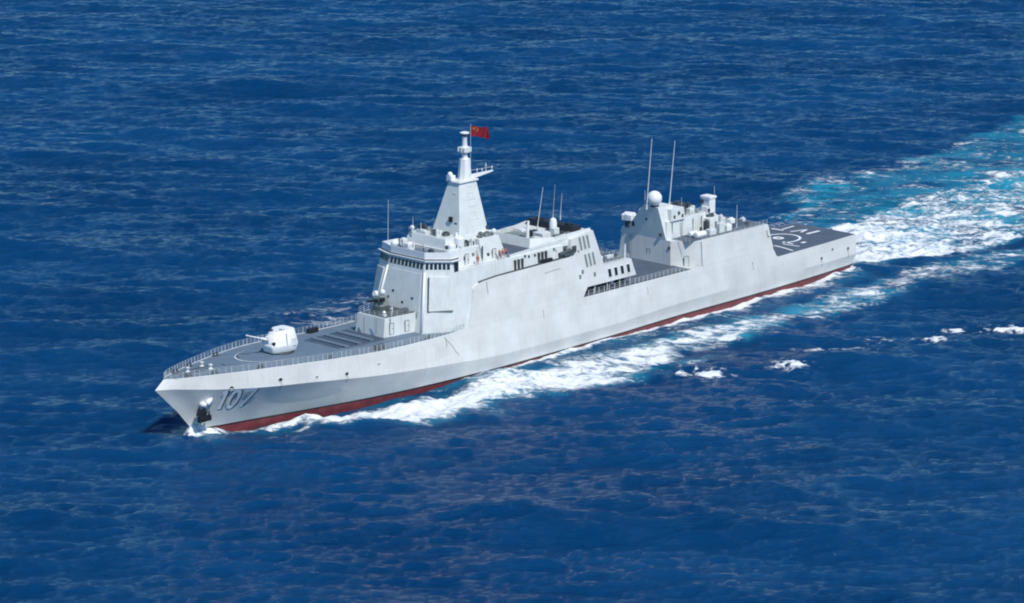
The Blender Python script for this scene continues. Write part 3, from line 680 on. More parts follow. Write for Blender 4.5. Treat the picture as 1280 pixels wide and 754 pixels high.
# radar tower block on the forward end
mb = MB(); mb.frus([(125.1, -3.2), (138.5, -2.6), (138.5, 7.0), (125.1, 7.0)], 13.4, [(125.6, -2.7), (138.3, -2.3), (138.3, 6.4), (125.6, 6.4)], 16.9); ah = mb.build('after_deckhouse', GREYL, ship, bevel=.05)
mb = MB(); mb.frus([(125.0, -3.1), (129.5, -3.1), (129.5, 7.8), (125.0, 7.8)], 13.4, [(124.3, -1.5), (128.6, -1.5), (128.6, 2.1), (124.3, 2.1)], 19.7); tw = mb.build('radar_tower', GREYL, ship)
mb = MB(); mb.frus([(125.05, 4.0), (130, 4.0), (130, 10.2 - 1.7), (125.05, 10.2 - 1.7)], 13.4, [(125.3, 4.0), (129.8, 4.0), (129.8, 8.2), (125.3, 8.2)], 14.6); mb.build('director_platform', GREYL, tw)
mb = MB(); mb.frus([(126.6, -3.0), (130.8, -3.0), (130.8, 1.4), (126.6, 1.4)], 16.8, [(126.8, -2.8), (130.6, -2.8), (130.6, 1.2), (126.8, 1.2)], 19.1); mb.build('equipment_house', GREYL, tw, bevel=.05)
s = MB(); s.lathe((123.9 + 1.0, -.2, 19.65), [(.9, 0), (.8, .35)], 14); b_ = s.build('radome_base', DARK, tw, smooth=True)
s = MB(); s.ball((124.7, -.3, 21.35), 1.45, 24); s.build('radome', WHITE, tw, smooth='all')
# fire control radar, satcom to starboard of the tower
s = MB(); s.lathe((125.6, 6.6, 14.6), [(1.0, 0), (.9, 1.1), (.6, 1.3)], 14); fc = s.build('fire_control_director', DARK, ship, smooth=True)
s = MB(); s.box((125.2, 6.6, 16.7), (2.0, 2.2, 1.3), .25, -.12); s.build('director_head', WHITE, fc, bevel=.15)
s = MB(); s.box((125.0, 5.0, 15.6), (.8, .6, 1.0)); s.build('director_box', DARK, fc, bevel=.05)
s = MB(); s.tube((125.1, 2.9, 18.3), (124.6, 2.9, 18.4), .7, .7, 16); s.box((125.5, 2.9, 17.6), (.7, .7, 1.6)); s.build('tracking_dish', WHITE, tw, bevel=.05)
for (y, z) in ((1.6, 17.0), (-1.9, 14.4), (-4.0 + .0, 12.1)):
    s = MB(); s.box((124.75 if z > 13.5 else 124.95, y, z), (.35, .5, .55)); s.build('wall_fitting', DARK, tw, bevel=.04)
door(126.6, -6.9, 8.75, parent=aft, rz=-.9); door(125.0, -2.9, 9.2, rz=PI / 2, parent=aft); door(124.9, 1.2, 9.2, rz=PI / 2, parent=aft)
for k, (x, y, z) in enumerate(((127.6, -2.9, 17.6), (128.9, -2.95, 18.2), (130.0, -2.9, 17.5))):
    s = MB(); s.box((x, y, z), (.5, .25, .6)); s.build('wall_fitting', DARK, tw, bevel=.03)
railing([(131, -2.4, 16.95), (138, -2.3, 16.95)], .95, 1.1); railing([(125.8, -8.3, 13.46), (125.8, -4, 13.46)], 1.0, 1.2)
for (x, y, a, b, c, mt) in ((132, -.6, 2.2, 1.4, .9, DARK), (134.5, -1.2, 1.4, 1.0, 1.1, GREYL), (133, 2.4, 2.0, 2.0, 1.0, DARK), (136, 3.4, 2.0, 2.6, 1.3, DARK), (131.6, 4.4, 1.2, 1.2, 1.5, GREYL), (131.2, -1.8, .8, .6, .7, WHITE), (136.0, .6, .8, .8, 1.6, DARK)):
    s = MB(); s.box((x, y, 16.9 + c / 2), (a, b, c)); s.box((x, y, 16.95 + c), (a * .5, b * .5, .4)); s.build('equipment_locker', mt, ah, bevel=.05)
# launcher block aft of the deckhouse
s = MB(); s.frus([(136.9, -4.3), (141.4, -4.3), (141.4, .6), (136.9, .6)], 13.45, [(137.1, -4.0), (141.2, -4.0), (141.2, .4), (137.1, .4)], 15.9); lb = s.build('launcher_platform', GREYL, ship, bevel=.05)
s = MB(); s.lathe((139.0, -2.0, 15.9), [(1.25, 0), (1.1, .5), (.8, .7)], 18); la = s.build('missile_launcher', DARK, ship, smooth=True)
s = MB(); s.box((139.0, -2.0, 18.1), (1.8, 2.2, 2.9)); s.box((138.2, -2.0, 17.2), (.8, 1.6, 1.6)); s.build('launcher_box', WHITE, la, bevel=.15)
s = MB(); s.box((139.0, -2.0, 19.75), (2.1, 2.5, .5)); s.build('launcher_cap', WHITE, la, bevel=.1)
s = MB(); s.box((138.0, -1.2, 18.8), (.2, .8, .8)); s.box((138.0, -3.0, 17.3), (.2, .5, .7)); s.build('launcher_sight', DARK, la)
for (x, y, z, a, b, c, mt) in ((134.8, -6.2, 13.5, 2.0, 1.2, 1.1, GREYL), (137.4, -6.4, 13.5, 1.6, 1.0, 1.9, GREYL), (139.8, -6.2, 13.5, 1.6, 1.2, 1.2, WHITE), (141.6, -5.6, 14.6, 1.4, 1.2, .9, WHITE), (141.4, -5.6, 13.5, 1.0, 1.0, 1.0, DARK), (135.8, -4.2, 13.5, .8, 1, 2.2, DARK), (142.6, -2.2, 13.5, 1.6, 1.6, 1.6, GREYL), (138.6, -5.5, 15.3, .7, .7, 1.3, GREYL), (145.5, -6.6, 13.5, .8, .6, .7, DARK), (148.6, -3.0, 13.5, .8, 1, .6, GREYL), (147.0, 3.0, 13.5, .9, .9, .8, GREYL)):
    s = MB(); s.box((x, y, z + c / 2), (a, b, c)); s.box((x + .1, y, z + c + .1), (a * .5, b * .5, .25)); s.build('equipment_locker', mt, aft, bevel=.08)
s = MB(); s.tube((129.8, -6.4, 14.15), (132.6, -6.4, 14.15), .62, .62, 14); s.box((131.2, -6.4, 13.65), (2.4, .7, .3)); s.build('life_raft_canister', WHITE, aft, bevel=.12, smooth=True)
s = MB(); s.tube((130.2, -4.6, 14.0), (132.4, -4.6, 14.0), .5, .5, 14); s.build('life_raft_canister', WHITE, aft, bevel=.1, smooth=True)
vls('after_missile_launcher', 143.0, 149.2, 3.2, 13.72, 6, 6)
railing([(x, -(ys(x, 13.45) - .15), 13.46) for x in (129.2, 135, 141, 146, 149.8)], 1.0, 1.5, 3, .03); railing([(x, (ys(x, 13.45) - .15), 13.46) for x in (129.2, 135, 141, 146, 149.8)], 1.0, 1.3, 3, .04)
# draught mark
seam([(149.3, 12.4), (149.45, 11.1), (150.0, 11.0)], 'painted_mark', .2, parent=aft)

# small fittings, pipes and ladders on the walls
def fit_box(x, y, z, sz, nm, mt, par):
    s = MB(); s.box((x, y, z), sz); s.build(nm, mt, par, bevel=.03)
rf = random.Random(4)
for x in (66.5, 68.6, 72.0, 74.9):
    fit_box(x, -6.0 + (.0 if x > 70 else .45), 19.9 + rf.random() * .9, (.5, .35, .5), 'wall_fitting', rf.choice((DARK, DARKG)), up2 if x > 70.4 else up1)
for k in (1, 2, 3, 7, 8):
    fit_box(78 + k * 1.3 + rf.random(), -7.5, 18.2 + rf.random() * .5, (.35, .3, .4), 'wall_fitting', rf.choice((DARK, DARKG, GREYL)), bridge)
for k in range(14):
    fit_box(87.5 + rf.random() * 11, -5.6 + rf.random() * 8, 19.6, (.5 + rf.random() * .9, .5 + rf.random() * .9, .9 + rf.random() * 1.0), 'roof_fitting', rf.choice((DARK, DARKG, GREYL)), fun)
for k in range(10):
    fit_box(64.5 + rf.random() * 10.5, -3.1 + rf.random() * 8.5, 23.85, (.4 + rf.random() * .7, .4 + rf.random() * .6, .5 + rf.random() * .6), 'roof_fitting', rf.choice((DARK, DARKG, GREYL)), up3)
for k in range(8):
    fit_box(63.6 + rf.random() * 6.5, -4.8 + rf.random() * 1.2, 22.2, (.4 + rf.random() * .5, .35, .4 + rf.random() * .5), 'roof_fitting', rf.choice((DARK, DARKG, GREYL)), up1)
for k in range(8):
    fit_box(71.0 + rf.random() * 4.4, -4.9 + rf.random() * .8, 23.15, (.4 + rf.random() * .5, .35, .4 + rf.random() * .6), 'roof_fitting', rf.choice((DARK, DARKG, GREYL)), up2)
for k in range(9):
    fit_box(126.6 + rf.random() * 11, -1.6 + rf.random() * 7, 17.2, (.4 + rf.random() * .8, .4 + rf.random() * .8, .5 + rf.random() * 1.0), 'roof_fitting', rf.choice((DARK, DARKG, GREYL)), ah)
for x, y, z0, z1, par in ((49.8, -3.6, 9, 12, low), (55.6, -4.25, 9, 12, low), (58.9, -4.6, 9, 12, low), (47.9, 1.0, 9, 11.8, low), (127.0, -2.95, 14, 16.6, tw), (133.5, -2.75, 13.6, 16.4, ah), (136.2, -2.7, 13.6, 16.5, ah)):
    s = MB(); s.tube((x, y, z0), (x, y, z1), .09, .09, 6); s.build('wall_pipe', DARKG, par)
def ladder(x, y, z0, z1, par, ax='x'):
    s = MB(); o_ = .25
    for d in (-o_, o_): s.tube((x + (d if ax == 'x' else 0), y + (d if ax == 'y' else 0), z0), (x + (d if ax == 'x' else 0), y + (d if ax == 'y' else 0), z1), .035, .035, 5)
    for q in np.arange(z0 + .2, z1, .4): s.tube((x - (o_ if ax == 'x' else 0), y - (o_ if ax == 'y' else 0), q), (x + (o_ if ax == 'x' else 0), y + (o_ if ax == 'y' else 0), q), .03, .03, 4)
    s.build('ladder', DARKG, par)
ladder(69.4, -6.0, 18.95, 21.9, up1); ladder(129.6, -3.15, 13.5, 16.9, tw); ladder(124.7, 5.6, 9.0, 13.4, aft, 'y'); ladder(48.0, -1.8, 9.1, 12.0, low, 'y')
for sd_ in (-1, 1):    # rust weeps under the hull openings, each with its own outline
    for x, z, L_ in ((20.3, 7.2, 1.6), (33.6, 6.0, 1.3), (11.9, 7.0, 1.4), (166.8, 3.5, 1.5), (176.6, 3.8, 1.4), (143.9, 6.6, 1.2), (83, 8.4, 1.6), (112, 7.6, 1.4), (57.5, 7.9, 1.5)):
        s = MB(); st = [(x + .05, z), (x + .12, z - L_ * .5), (x + .08, z - L_)]; stroke(s, st, .13, sd_, .035); s.build('rust_streak', RUST, hull)
# flight deck markings -----------------------------------------------------------------------
fz = 6.69
def band(mb, pts, wd):
    P = [Vector(p) for p in pts]; L, R = [], []
    for i, p in enumerate(P):
        d = (P[min(i + 1, len(P) - 1)] - P[max(i - 1, 0)]).normalized(); nn = Vector((-d.y, d.x)) * wd / 2
        L.append(mb.bm.verts.new((p.x + nn.x, p.y + nn.y, fz))); R.append(mb.bm.verts.new((p.x - nn.x, p.y - nn.y, fz)))
    for i in range(len(L) - 1): mb.face([L[i], L[i + 1], R[i + 1], R[i]])
mb = MB(); band(mb, [(165.6 + 4.4 * math.cos(a), .4 + 3.6 * math.sin(a)) for a in np.linspace(-2.3, 2.3, 40)], .55); mb.build('landing_circle', MARK, flightdeck)
mb = MB(); band(mb, [(165.6 + .8 * math.cos(a), 1.0 + .8 * math.sin(a)) for a in np.linspace(0, 2 * PI, 18)], .8); mb.build('landing_spot', MARK, flightdeck)
for nm, pts, wd in (('deck_line', [(171.6, 7.4), (172.0, 4.6)], .7), ('deck_line', [(172.6, 5.4), (176.8, 5.6)], .5), ('deck_line', [(172.0, 2.8), (176.0, 1.6), (173.0, .9)], .55), ('deck_line', [(172.6, -.9), (176.8, -1.0)], .75),
        ('deck_line', [(159.6, -2.6), (159.3, -5.2), (158.4, -8.3)], .5), ('deck_line', [(161.9, -3.0), (162.4, -6.8)], .45), ('deck_line', [(165.2, -5.2), (166.6, -5.2)], .8), ('deck_line', [(163.5, -1.8), (163.2, -4.6)], .45),
        ('deck_line', [(154, 2.0), (154, 7.8)], .4), ('deck_line', [(156.5, 3), (161.0, 7.6)], .4), ('deck_line', [(166, 6.0), (170.5, 7.6)], .45)):
    mb = MB(); dense = []
    for a, b in zip(pts, pts[1:]):
        for k in range(6): dense.append((a[0] + (b[0] - a[0]) * k / 6, a[1] + (b[1] - a[1]) * k / 6))
    dense.append(pts[-1]); band(mb, dense, wd); mb.build(nm, MARK, flightdeck)
# deck-edge nets folded out
mb = MB()
for sd_ in (1,):
    for x in np.arange(153, 178.5, 1.6):
        y = yd(x); mb.tube((x, y, 6.6), (x, y + 1.0, 6.9), .04, .04, 4)
    for f in (.5, 1.0): mb.path([(x, yd(x) + f, 6.6 + .3 * f) for x in np.arange(153, 178.5, 1.6)], .03, 4)
mb.build('safety_net', GREYL, flightdeck)

# ensign at the masthead ------------------------------------------------------------------------
def flag():
    bm = bmesh.new(); nx, nz = 28, 16; W_, H_ = 3.6, 1.9; o0 = Vector((74.0, .1, 40.2)); vs = {}
    d = Vector((.86, -.5, 0)).normalized(); pn = Vector((.5, .86, 0)).normalized()
    def P(u, v, off=0):
        amp = .75 * u; ph = 10.5 * u - 2.2 * v
        return o0 + d * (u * W_ * .93) + pn * (amp * math.sin(ph) + off) + Vector((0, 0, v * H_ - .35 * u * u * 1.4 + .12 * math.sin(6 * u + 2 * v)))
    for i in range(nx + 1):
        for j in range(nz + 1): vs[i, j] = bm.verts.new(P(i / nx, j / nz))
    for i in range(nx):
        for j in range(nz): bm.faces.new([vs[i, j], vs[i + 1, j], vs[i + 1, j + 1], vs[i, j + 1]])
    me = bpy.data.meshes.new('flag'); 
    for v in bm.verts: v.co -= o0
    bm.to_mesh(me); bm.free(); me.materials.append(FLAGR)
    for p in me.polygons: p.use_smooth = True
    f = bpy.data.objects.new('flag', me); COL.objects.link(f); f.location = o0; ORG[f] = o0
    tag(f, 'red flag with yellow stars streaming from the masthead', 'flag')
    def star(cu, cv, r, rot):
        for off in (-.03, .03):
            m_ = MB(); c = m_.bm.verts.new(P(cu, cv, off)); ring = []
            for k in range(10):
                a = rot + k * PI / 5; rr = r if k % 2 == 0 else r * .4
                ring.append(m_.bm.verts.new(P(cu + rr * math.sin(a) / W_, cv + rr * math.cos(a) / H_, off)))
            for k in range(10): m_.face([c, ring[k], ring[(k + 1) % 10]])
            m_.build('star', FLAGY, f)
    star(.17, .74, .42, 0)
    for u, v, r in ((.33, .9, .2), (.40, .79, .9), (.40, .64, .2), (.33, .53, .4)): star(u, v, .15, r)
flag()

# crew ------------------------------------------------------------------------------------------
def make_person_mesh(name, pose, mts):
    """one continuous skinned body; height about 1.74 m, facing +X"""
    J = {'pelvis': (0, 0, .95, .13), 'waist': (0, 0, 1.10, .125), 'chest': (0, 0, 1.32, .15), 'neck': (0.01, 0, 1.48, .06), 'head': (.03, 0, 1.60, .10), 'crown': (.02, 0, 1.70, .075)}
    E_ = [('pelvis', 'waist'), ('waist', 'chest'), ('chest', 'neck'), ('neck', 'head'), ('head', 'crown')]
    for s, k in ((1, 'l'), (-1, 'r')):
        J['sh' + k] = (0, .18 * s, 1.42, .07); J['hp' + k] = (0, .10 * s, .88, .10); J['kn' + k] = (.03 + pose['k'] * s, .11 * s, .48, .07); J['an' + k] = (-.02 + pose['k'] * s * 1.6, .12 * s, .09, .05); J['to' + k] = (.14 + pose['k'] * s * 1.6, .13 * s, .04, .045)
        e = pose['arm' + k]; J['el' + k] = e[0] + (.05,); J['wr' + k] = e[1] + (.035,); J['hd' + k] = e[2] + (.04,)
        E_ += [('chest', 'sh' + k), ('sh' + k, 'el' + k), ('el' + k, 'wr' + k), ('wr' + k, 'hd' + k), ('pelvis', 'hp' + k), ('hp' + k, 'kn' + k), ('kn' + k, 'an' + k), ('an' + k, 'to' + k)]
    names = list(J); me = bpy.data.meshes.new(name + '_cage')
    me.from_pydata([J[n][:3] for n in names], [(names.index(a), names.index(b)) for a, b in E_], [])
    ob = bpy.data.objects.new('tmp', me); COL.objects.link(ob)
    md = ob.modifiers.new('s', 'SKIN'); md.use_smooth_shade = True
    sv = me.skin_vertices[0].data if me.skin_vertices else None
    if sv is None:
        bmm = bmesh.new(); bmm.from_mesh(me); bmm.verts.layers.skin.verify(); bmm.to_mesh(me); bmm.free(); sv = me.skin_vertices[0].data
    for i, n in enumerate(names): sv[i].radius = (J[n][3], J[n][3]); sv[i].use_root = (n == 'pelvis')
    ob.modifiers.new('d', 'SUBSURF').levels = 1
    dg = bpy.context.evaluated_depsgraph_get(); out = bpy.data.meshes.new_from_object(ob.evaluated_get(dg)); out.name = name
    bpy.data.objects.remove(ob, do_unlink=True)
    out.materials.clear()
    for mt in mts: out.materials.append(mt)
    for p in out.polygons:
        z = p.center.z; hx = math.hypot(p.center.x, p.center.y)
        p.use_smooth = True
        p.material_index = 2 if z > 1.49 else (2 if hx > .17 and any((p.center - Vector(pose['arm' + k][2])).length < .09 for k in 'lr') else (1 if z < .93 and hx < .22 else 0))
    return out
PO1 = {'k': .03, 'arml': ((.02, .25, 1.17), (.12, .27, .95), (.16, .27, .87)), 'armr': ((.0, -.26, 1.16), (.06, -.28, .92), (.08, -.28, .83))}
PO2 = {'k': .10, 'arml': ((.12, .26, 1.2), (.34, .24, 1.16), (.42, .22, 1.15)), 'armr': ((.1, -.26, 1.2), (.3, -.22, 1.1), (.38, -.2, 1.1))}
pm = {('o', 1): make_person_mesh('sailor_a', PO1, [ORANGE, ORANGE, SKIN]), ('o', 2): make_person_mesh('sailor_b', PO2, [ORANGE, NAVY, SKIN]),
      ('w', 1): make_person_mesh('sailor_c', PO1, [NAVYW, NAVY, SKIN]), ('w', 2): make_person_mesh('sailor_d', PO2, [NAVYW, NAVYW, SKIN])}
def hat_mesh():
    m_ = MB(); m_.lathe((.02, 0, 1.70), [(.12, 0), (.115, .03), (.14, .05), (.13, .09), (.04, .1)], 12); return m_
crew = [((75.0, -6.75, 18.93), -1.9, 'o', 1, 'person in orange standing between two others at the aft end of the port walkway'),
        ((74.0, -6.9, 18.93), -1.2, 'o', 2, 'person in orange top at the forward end of the trio on the port walkway'),
        ((76.0, -6.6, 18.97), -2.4, 'o', 2, 'rearmost person in orange top on the port walkway, nearest the dark louvres'),
        ((68.4, -6.9, 18.93), -2.0, 'o', 1, 'person in orange standing alone on the walkway just behind the port bridge wing'),
        ((59.6, 3.6, 21.35), 2.9, 'w', 1, 'person in white uniform on the bridge roof next to the large white dome'),
        ((60.6, 1.4, 21.35), 3.4, 'w', 2, 'person in white uniform in the middle of the bridge roof group'),
        ((61.0, -.8, 21.35), 2.8, 'w', 1, 'person in white shirt on the bridge roof, nearest the port side'),
        ((51.2, -2.6, 12.06), 3.3, 'w', 2, 'person in white uniform on the low platform ahead of the bridge')]
for loc, rz, c, k, lab in crew:
    o = bpy.data.objects.new('person', pm[(c, k)]); COL.objects.link(o); o.location = loc; o.rotation_euler = (0, 0, rz); ORG[o] = Vector(loc)
    tag(o, lab, 'person', 'sailors on the upper decks')
    h = hat_mesh(); bm_ = h.bm; me = bpy.data.meshes.new('cap'); bm_.to_mesh(me); bm_.free(); me.materials.append(NAVYW if c == 'w' else ORANGE)
    ho = bpy.data.objects.new('cap', me); COL.objects.link(ho); ho.parent = o

# ------------------------------------------------------------------ sea
a_ = 0.825
FH = np.array([F_.x, F_.y]); FH /= np.linalg.norm(FH); RH = np.array([FH[1], -FH[0]])
def axis(lo, hi, step, out, g=1.055):
    c = np.arange(lo, hi, step); s = step; e = [c[-1]]
    while e[-1] < hi + out: s = min(s * g, 260); e.append(e[-1] + s)
    s = step; b = [c[0]]
    while b[-1] > lo - out: s = min(s * g, 260); b.append(b[-1] - s)
    return np.array(b[:0:-1] + list(c) + e[1:])
dep = axis(368, 1030, .62, 9000); lat = axis(-192, 192, .46, 9000)
LL, DD = np.meshgrid(lat, dep)
X = CP.x + DD * FH[0] + LL * RH[0]; Y = CP.y + DD * FH[1] + LL * RH[1]
nr, nc = X.shape

def ocean_tile(n, size, V, wang, Hs, seed, lmin, spread=2.0, flo=.03):
    r = np.random.default_rng(seed)
    k1 = 2 * PI * np.fft.fftfreq(n, size / n); KX, KY = np.meshgrid(k1, k1); K = np.hypot(KX, KY); K[0, 0] = 1
    L = V * V / 9.81; c = (KX * math.cos(wang) + KY * math.sin(wang)) / K
    P = np.exp(-1 / (K * L) ** 2) / K ** 3.6 * (np.abs(c) ** spread * (1 - flo) + flo) * np.exp(-(K * lmin) ** 2); P[0, 0] = 0
    h = (r.normal(size=(n, n)) + 1j * r.normal(size=(n, n))) * np.sqrt(P)
    z = np.fft.ifft2(h).real; sg = z.std(); sc = Hs / 4 / sg
    dx = np.fft.ifft2(1j * KX / K * h).real * sc; dy = np.fft.ifft2(1j * KY / K * h).real * sc
    return z * sc, dx, dy
def sample(T, size, x, y):
    n = T.shape[0]; u = (x / size * n) % n; v = (y / size * n) % n; i = np.floor(u).astype(int); j = np.floor(v).astype(int); fu = u - i; fv = v - j
    i0 = i % n; i1 = (i + 1) % n; j0 = j % n; j1 = (j + 1) % n
    return (T[j0, i0] * (1 - fu) + T[j0, i1] * fu) * (1 - fv) + (T[j1, i0] * (1 - fu) + T[j1, i1] * fu) * fv
wd = math.atan2(FH[1], FH[0])
TS1, TS2 = 820.0, 311.0
z1, dx1, dy1 = ocean_tile(2048, TS1, 6.0, wd - .16, 1.0, 3, .40, 12.0, .012)
z2, dx2, dy2 = ocean_tile(1024, TS2, 3.2, wd + .16, 0.42, 5, .22, 9.0, .03)
z3, dx3, dy3 = ocean_tile(1024, 1400.0, 9.0, wd + .10, 1.65, 9, 2.6, 9.0, .01)
zt = sample(z1, TS1, X, Y) + sample(z2, TS2, X, Y) + sample(z3, 1400.0, X, Y)
dxt = sample(dx1, TS1, X, Y) + .5 * sample(dx2, TS2, X, Y); dyt = sample(dy1, TS1, X, Y) + .5 * sample(dy2, TS2, X, Y)
# fade where the mesh gets coarse
gl = np.gradient(lat)[None, :]; gd = np.gradient(dep)[:, None]; fade = np.clip(1.6 - np.maximum(gl, gd) / 4.0, 0, 1)
zt *= fade; dxt *= fade; dyt *= fade

# smooth value noise from FFT for foam shaping
def noise_tile(n, size, l0, l1, seed, p=1.6):
    r = np.random.default_rng(seed); k1 = 2 * PI * np.fft.fftfreq(n, size / n); KX, KY = np.meshgrid(k1, k1); K = np.hypot(KX, KY); K[0, 0] = 1
    P = K ** (-p) * np.exp(-(K * l1 / 6.3) ** 2) * (1 - np.exp(-(K * l0 / 6.3) ** 2)); P[0, 0] = 0
    z = np.fft.ifft2((r.normal(size=(n, n)) + 1j * r.normal(size=(n, n))) * P).real; return z / z.std()
nA = noise_tile(1024, 400., 30, 1.2, 21); nB = noise_tile(1024, 200., 6, .5, 22)
NA = sample(nA, 400., X * .6, Y); NB = sample(nB, 200., X * .7, Y)

def band_mask(xs, yin, yout, soft_in, soft_out):
    a = np.interp(X, xs, yin); b = np.interp(X, xs, yout)   # |y| between a (near hull) and b
    return a, b
def ss(e0, e1, x):
    t = np.clip((x - e0) / (e1 - e0), 0, 1); return t * t * (3 - 2 * t)
foam = np.zeros_like(X); aqua = np.zeros_like(X)
def add(m, v): return np.maximum(m, v)
P_ = -Y   # distance to port
# port bow wave band
bx = [14, 18, 22, 26, 31, 38, 44, 54, 67, 77, 91, 104, 125, 142, 164, 191, 221, 260, 320]
bi = [1.5, 2.6, 3.8, 5.6, 7.8, 9.8, 12.0, 13.6, 15.0, 17.2, 17.4, 18.0, 17.0, 18.2, 18.0, 17.0, 20.0, 22.0, 24.0]
bo = [3.0, 4.5, 7.4, 10.5, 15., 20., 24.5, 27.5, 28.0, 31., 33.5, 28., 30.0, 28.0, 30.0, 30.0, 30.0, 34., 38.]
bs = [.40, .7, 1.05, 1.25, 1.3, 1.2, 1.05, 1.0, .98, .92, .84, .74, .64, .58, .55, .52, .46, .36, .2]
def bowwave(Pd, k=1.0, dxs=0):
    a = np.interp(X, bx, bi); b = np.interp(X, bx, bo); s = np.interp(X, bx, bs) * (X > 13) * (X < 320)
    wob = 1.3 * NA; wdt = np.maximum(b - a, .5)
    m = ss(-.4, .25, (Pd + wob * .6 - a) / wdt) * (1 - ss(.45, 1.25, (Pd + wob * 1.3 - a) / wdt))
    return m * s * k
mb_ = bowwave(P_); foam = add(foam, mb_)
foam = add(foam, bowwave(Y - 1.0, .62))
# starboard side sheet of spray seen past the foredeck and bridge
sx_ = ss(62, 76, X) * (1 - ss(108, 128, X)) * ss(26, 34, Y) * (1 - ss(46, 58, Y)); foam = add(foam, sx_ * .38)
# foam hugging the hull
hy = np.interp(X, [a for a, b in RY], [b for a, b in RY]); aY = np.abs(Y)
inside = (X > 6.5) & (X < 179)
hug = (1 - ss(.6, 2.6, aY - hy)) * inside
foam = add(foam, hug * np.interp(X, [6, 10, 16, 30, 60, 70, 90, 110, 150, 178], [1.1, 1.0, .35, .12, .25, .7, .95, 1.1, 1.0, .8]))
hug2 = (1 - ss(1.0, 8.0, aY - hy)) * inside; foam = add(foam, hug2 * np.interp(X, [60, 100, 178], [.0, .5, .52]))
# stem splash
foam = add(foam, 1.15 * (1 - ss(.5, 2.2, np.hypot((X - 7.2) / 1.3, Y / 1.1))))
# stern wake
up = np.interp(X, [176, 185, 200, 223, 247, 282, 340, 420], [8.5, 11, 16, 23, 25, 24, 28, 34]); lo_ = np.interp(X, [176, 185, 209, 234, 282, 340, 420], [7.5, 8.5, 14, 14.5, 17, 24, 30])
core = ss(-4.0, 3.0, up - Y + 1.6 * NA) * ss(-1.0, 2.0, lo_ + Y + .8 * NA) * ss(177, 181, X) * (1 - ss(330, 520, X))
foam = add(foam, core * np.interp(X, [178, 195, 225, 260, 330], [1.15, .92, .68, .56, .40]))
upo = np.interp(X, [180, 195, 218, 234, 267, 308, 380], [11, 19, 39, 48, 49, 57, 66])
outer = ss(-3, 4, upo - Y + 2.0 * NA) * ss(-1, 2, lo_ + Y) * ss(180, 186, X) * (1 - ss(340, 520, X))
aqua = add(aqua, outer * np.interp(X, [180, 230, 300, 400], [.95, .9, .65, .3]) * (.7 + .3 * np.tanh(NA)))
edge = ss(-5, 1, upo - Y + 2 * NA) * (1 - ss(2, 12, upo - Y + 2 * NA)) * ss(186, 200, X) * (1 - ss(300, 360, X)); foam = add(foam, edge * .36)
foam = add(foam, outer * .27)
aqua = add(aqua, core * .9); aqua = add(aqua, ss(.05, .6, mb_) * np.interp(X, [20, 40, 80, 120, 220, 300], [.3, .4, .7, .75, .6, .1]))
aqua = add(aqua, hug2 * .3)
# small breaking crests
CAPS = [(95, -36, 5.0, 3.4, 'broken white crest nearest the camera, off the middle of the bow wave'), (111, -44, 3.0, 2.8, 'small bright white crest alone on dark water below the after hull'),
        (125, -43, 5.5, 1.2, 'thin faint white crest between two brighter crests to port'), (141, -50, 6.5, 2.6, 'ragged white crest farther right off the port quarter'), (163, -59, 8, 1.5, 'long thin white crest at the far right edge of the picture'), (154, -52, 4, 1.1, 'small faint white crest beside the ragged crest off the port quarter')]
CN = .55 + .50 * sample(nB, 200., X * 1.6, Y * 1.3) + .2 * NA
capid = np.full(X.shape, -1, int); capm = np.zeros_like(X)
for i, (cx, cy, ra, rb, _) in enumerate(CAPS):
    u = ((X - cx) * RH[0] + (Y - cy) * RH[1]); v = ((X - cx) * FH[0] + (Y - cy) * FH[1])
    q = np.exp(-((u / ra) ** 2 + ((v + .5 * np.sin(u)) / rb) ** 2)); capid[q > .10] = i; capm = add(capm, np.clip(q ** .6 * 1.12 * np.clip(CN, .2, 1.15), 0, .86))
foam_all = add(foam, capm)
# wave shaping by the ship
ridge = mb_ * np.interp(X, [14, 30, 60, 100, 180], [.2, .6, .6, .35, .1])
rough_sea = np.clip(foam_all, 0, 1) * (.10 * NB + .06 * NA)
lev = (1 - ss(1.0, 11, aY - hy)) * ss(5, 9, X) * (1 - ss(178, 190, X))
trough = lev * np.interp(X, [9, 13, 18, 28, 42, 55, 75, 100, 178], [.5, -.2, -.75, -.75, -.35, .1, .45, .7, .8]) + lev * .22 * NA * (X > 50)
stemw = 2.0 * np.exp(-((X - 7.6) / 1.5) ** 2 - (np.maximum(aY - .2, 0) / .9) ** 2) + .9 * np.exp(-((X - 11) / 2.5) ** 2 - (np.maximum(aY - hy, 0) / .7) ** 2)
near = inside & (aY < hy + 4); calm = 1 - .55 * (1 - ss(0, 8, aY - hy)) * inside
Z = WZ + zt * calm + ridge * 1.3 + ridge * .18 * NB + ridge * .35 * NA + rough_sea + trough + stemw + capm * .35 + core * (.28 * NB * .5 + .15 * NA)
XX = X + dxt * .6 * calm; YY = Y + dyt * .6 * calm
V_ = np.stack([XX, YY, Z], -1)
du = np.gradient(V_, axis=1); dv = np.gradient(V_, axis=0); NR = np.cross(du, dv); NR /= np.linalg.norm(NR, axis=-1, keepdims=True)
NR *= np.sign(NR[..., 2:3])
idx = np.arange(nr * nc).reshape(nr, nc)
quads = np.stack([idx[:-1, :-1], idx[:-1, 1:], idx[1:, 1:], idx[1:, :-1]], -1).reshape(-1, 4)
v0, v1_ = V_.reshape(-1, 3)[quads[:, 0]], V_.reshape(-1, 3)[quads[:, 1]]; v3 = V_.reshape(-1, 3)[quads[:, 3]]
if np.cross(v1_ - v0, v3 - v0)[:, 2].mean() < 0: quads = quads[:, ::-1]
FF = foam.reshape(-1)[quads].mean(1); CI = capid.reshape(-1)[quads].max(1)
cls = np.where(FF > .38, 1, 0); cls = np.where((CI >= 0) & (cls == 0), 2 + CI, cls)

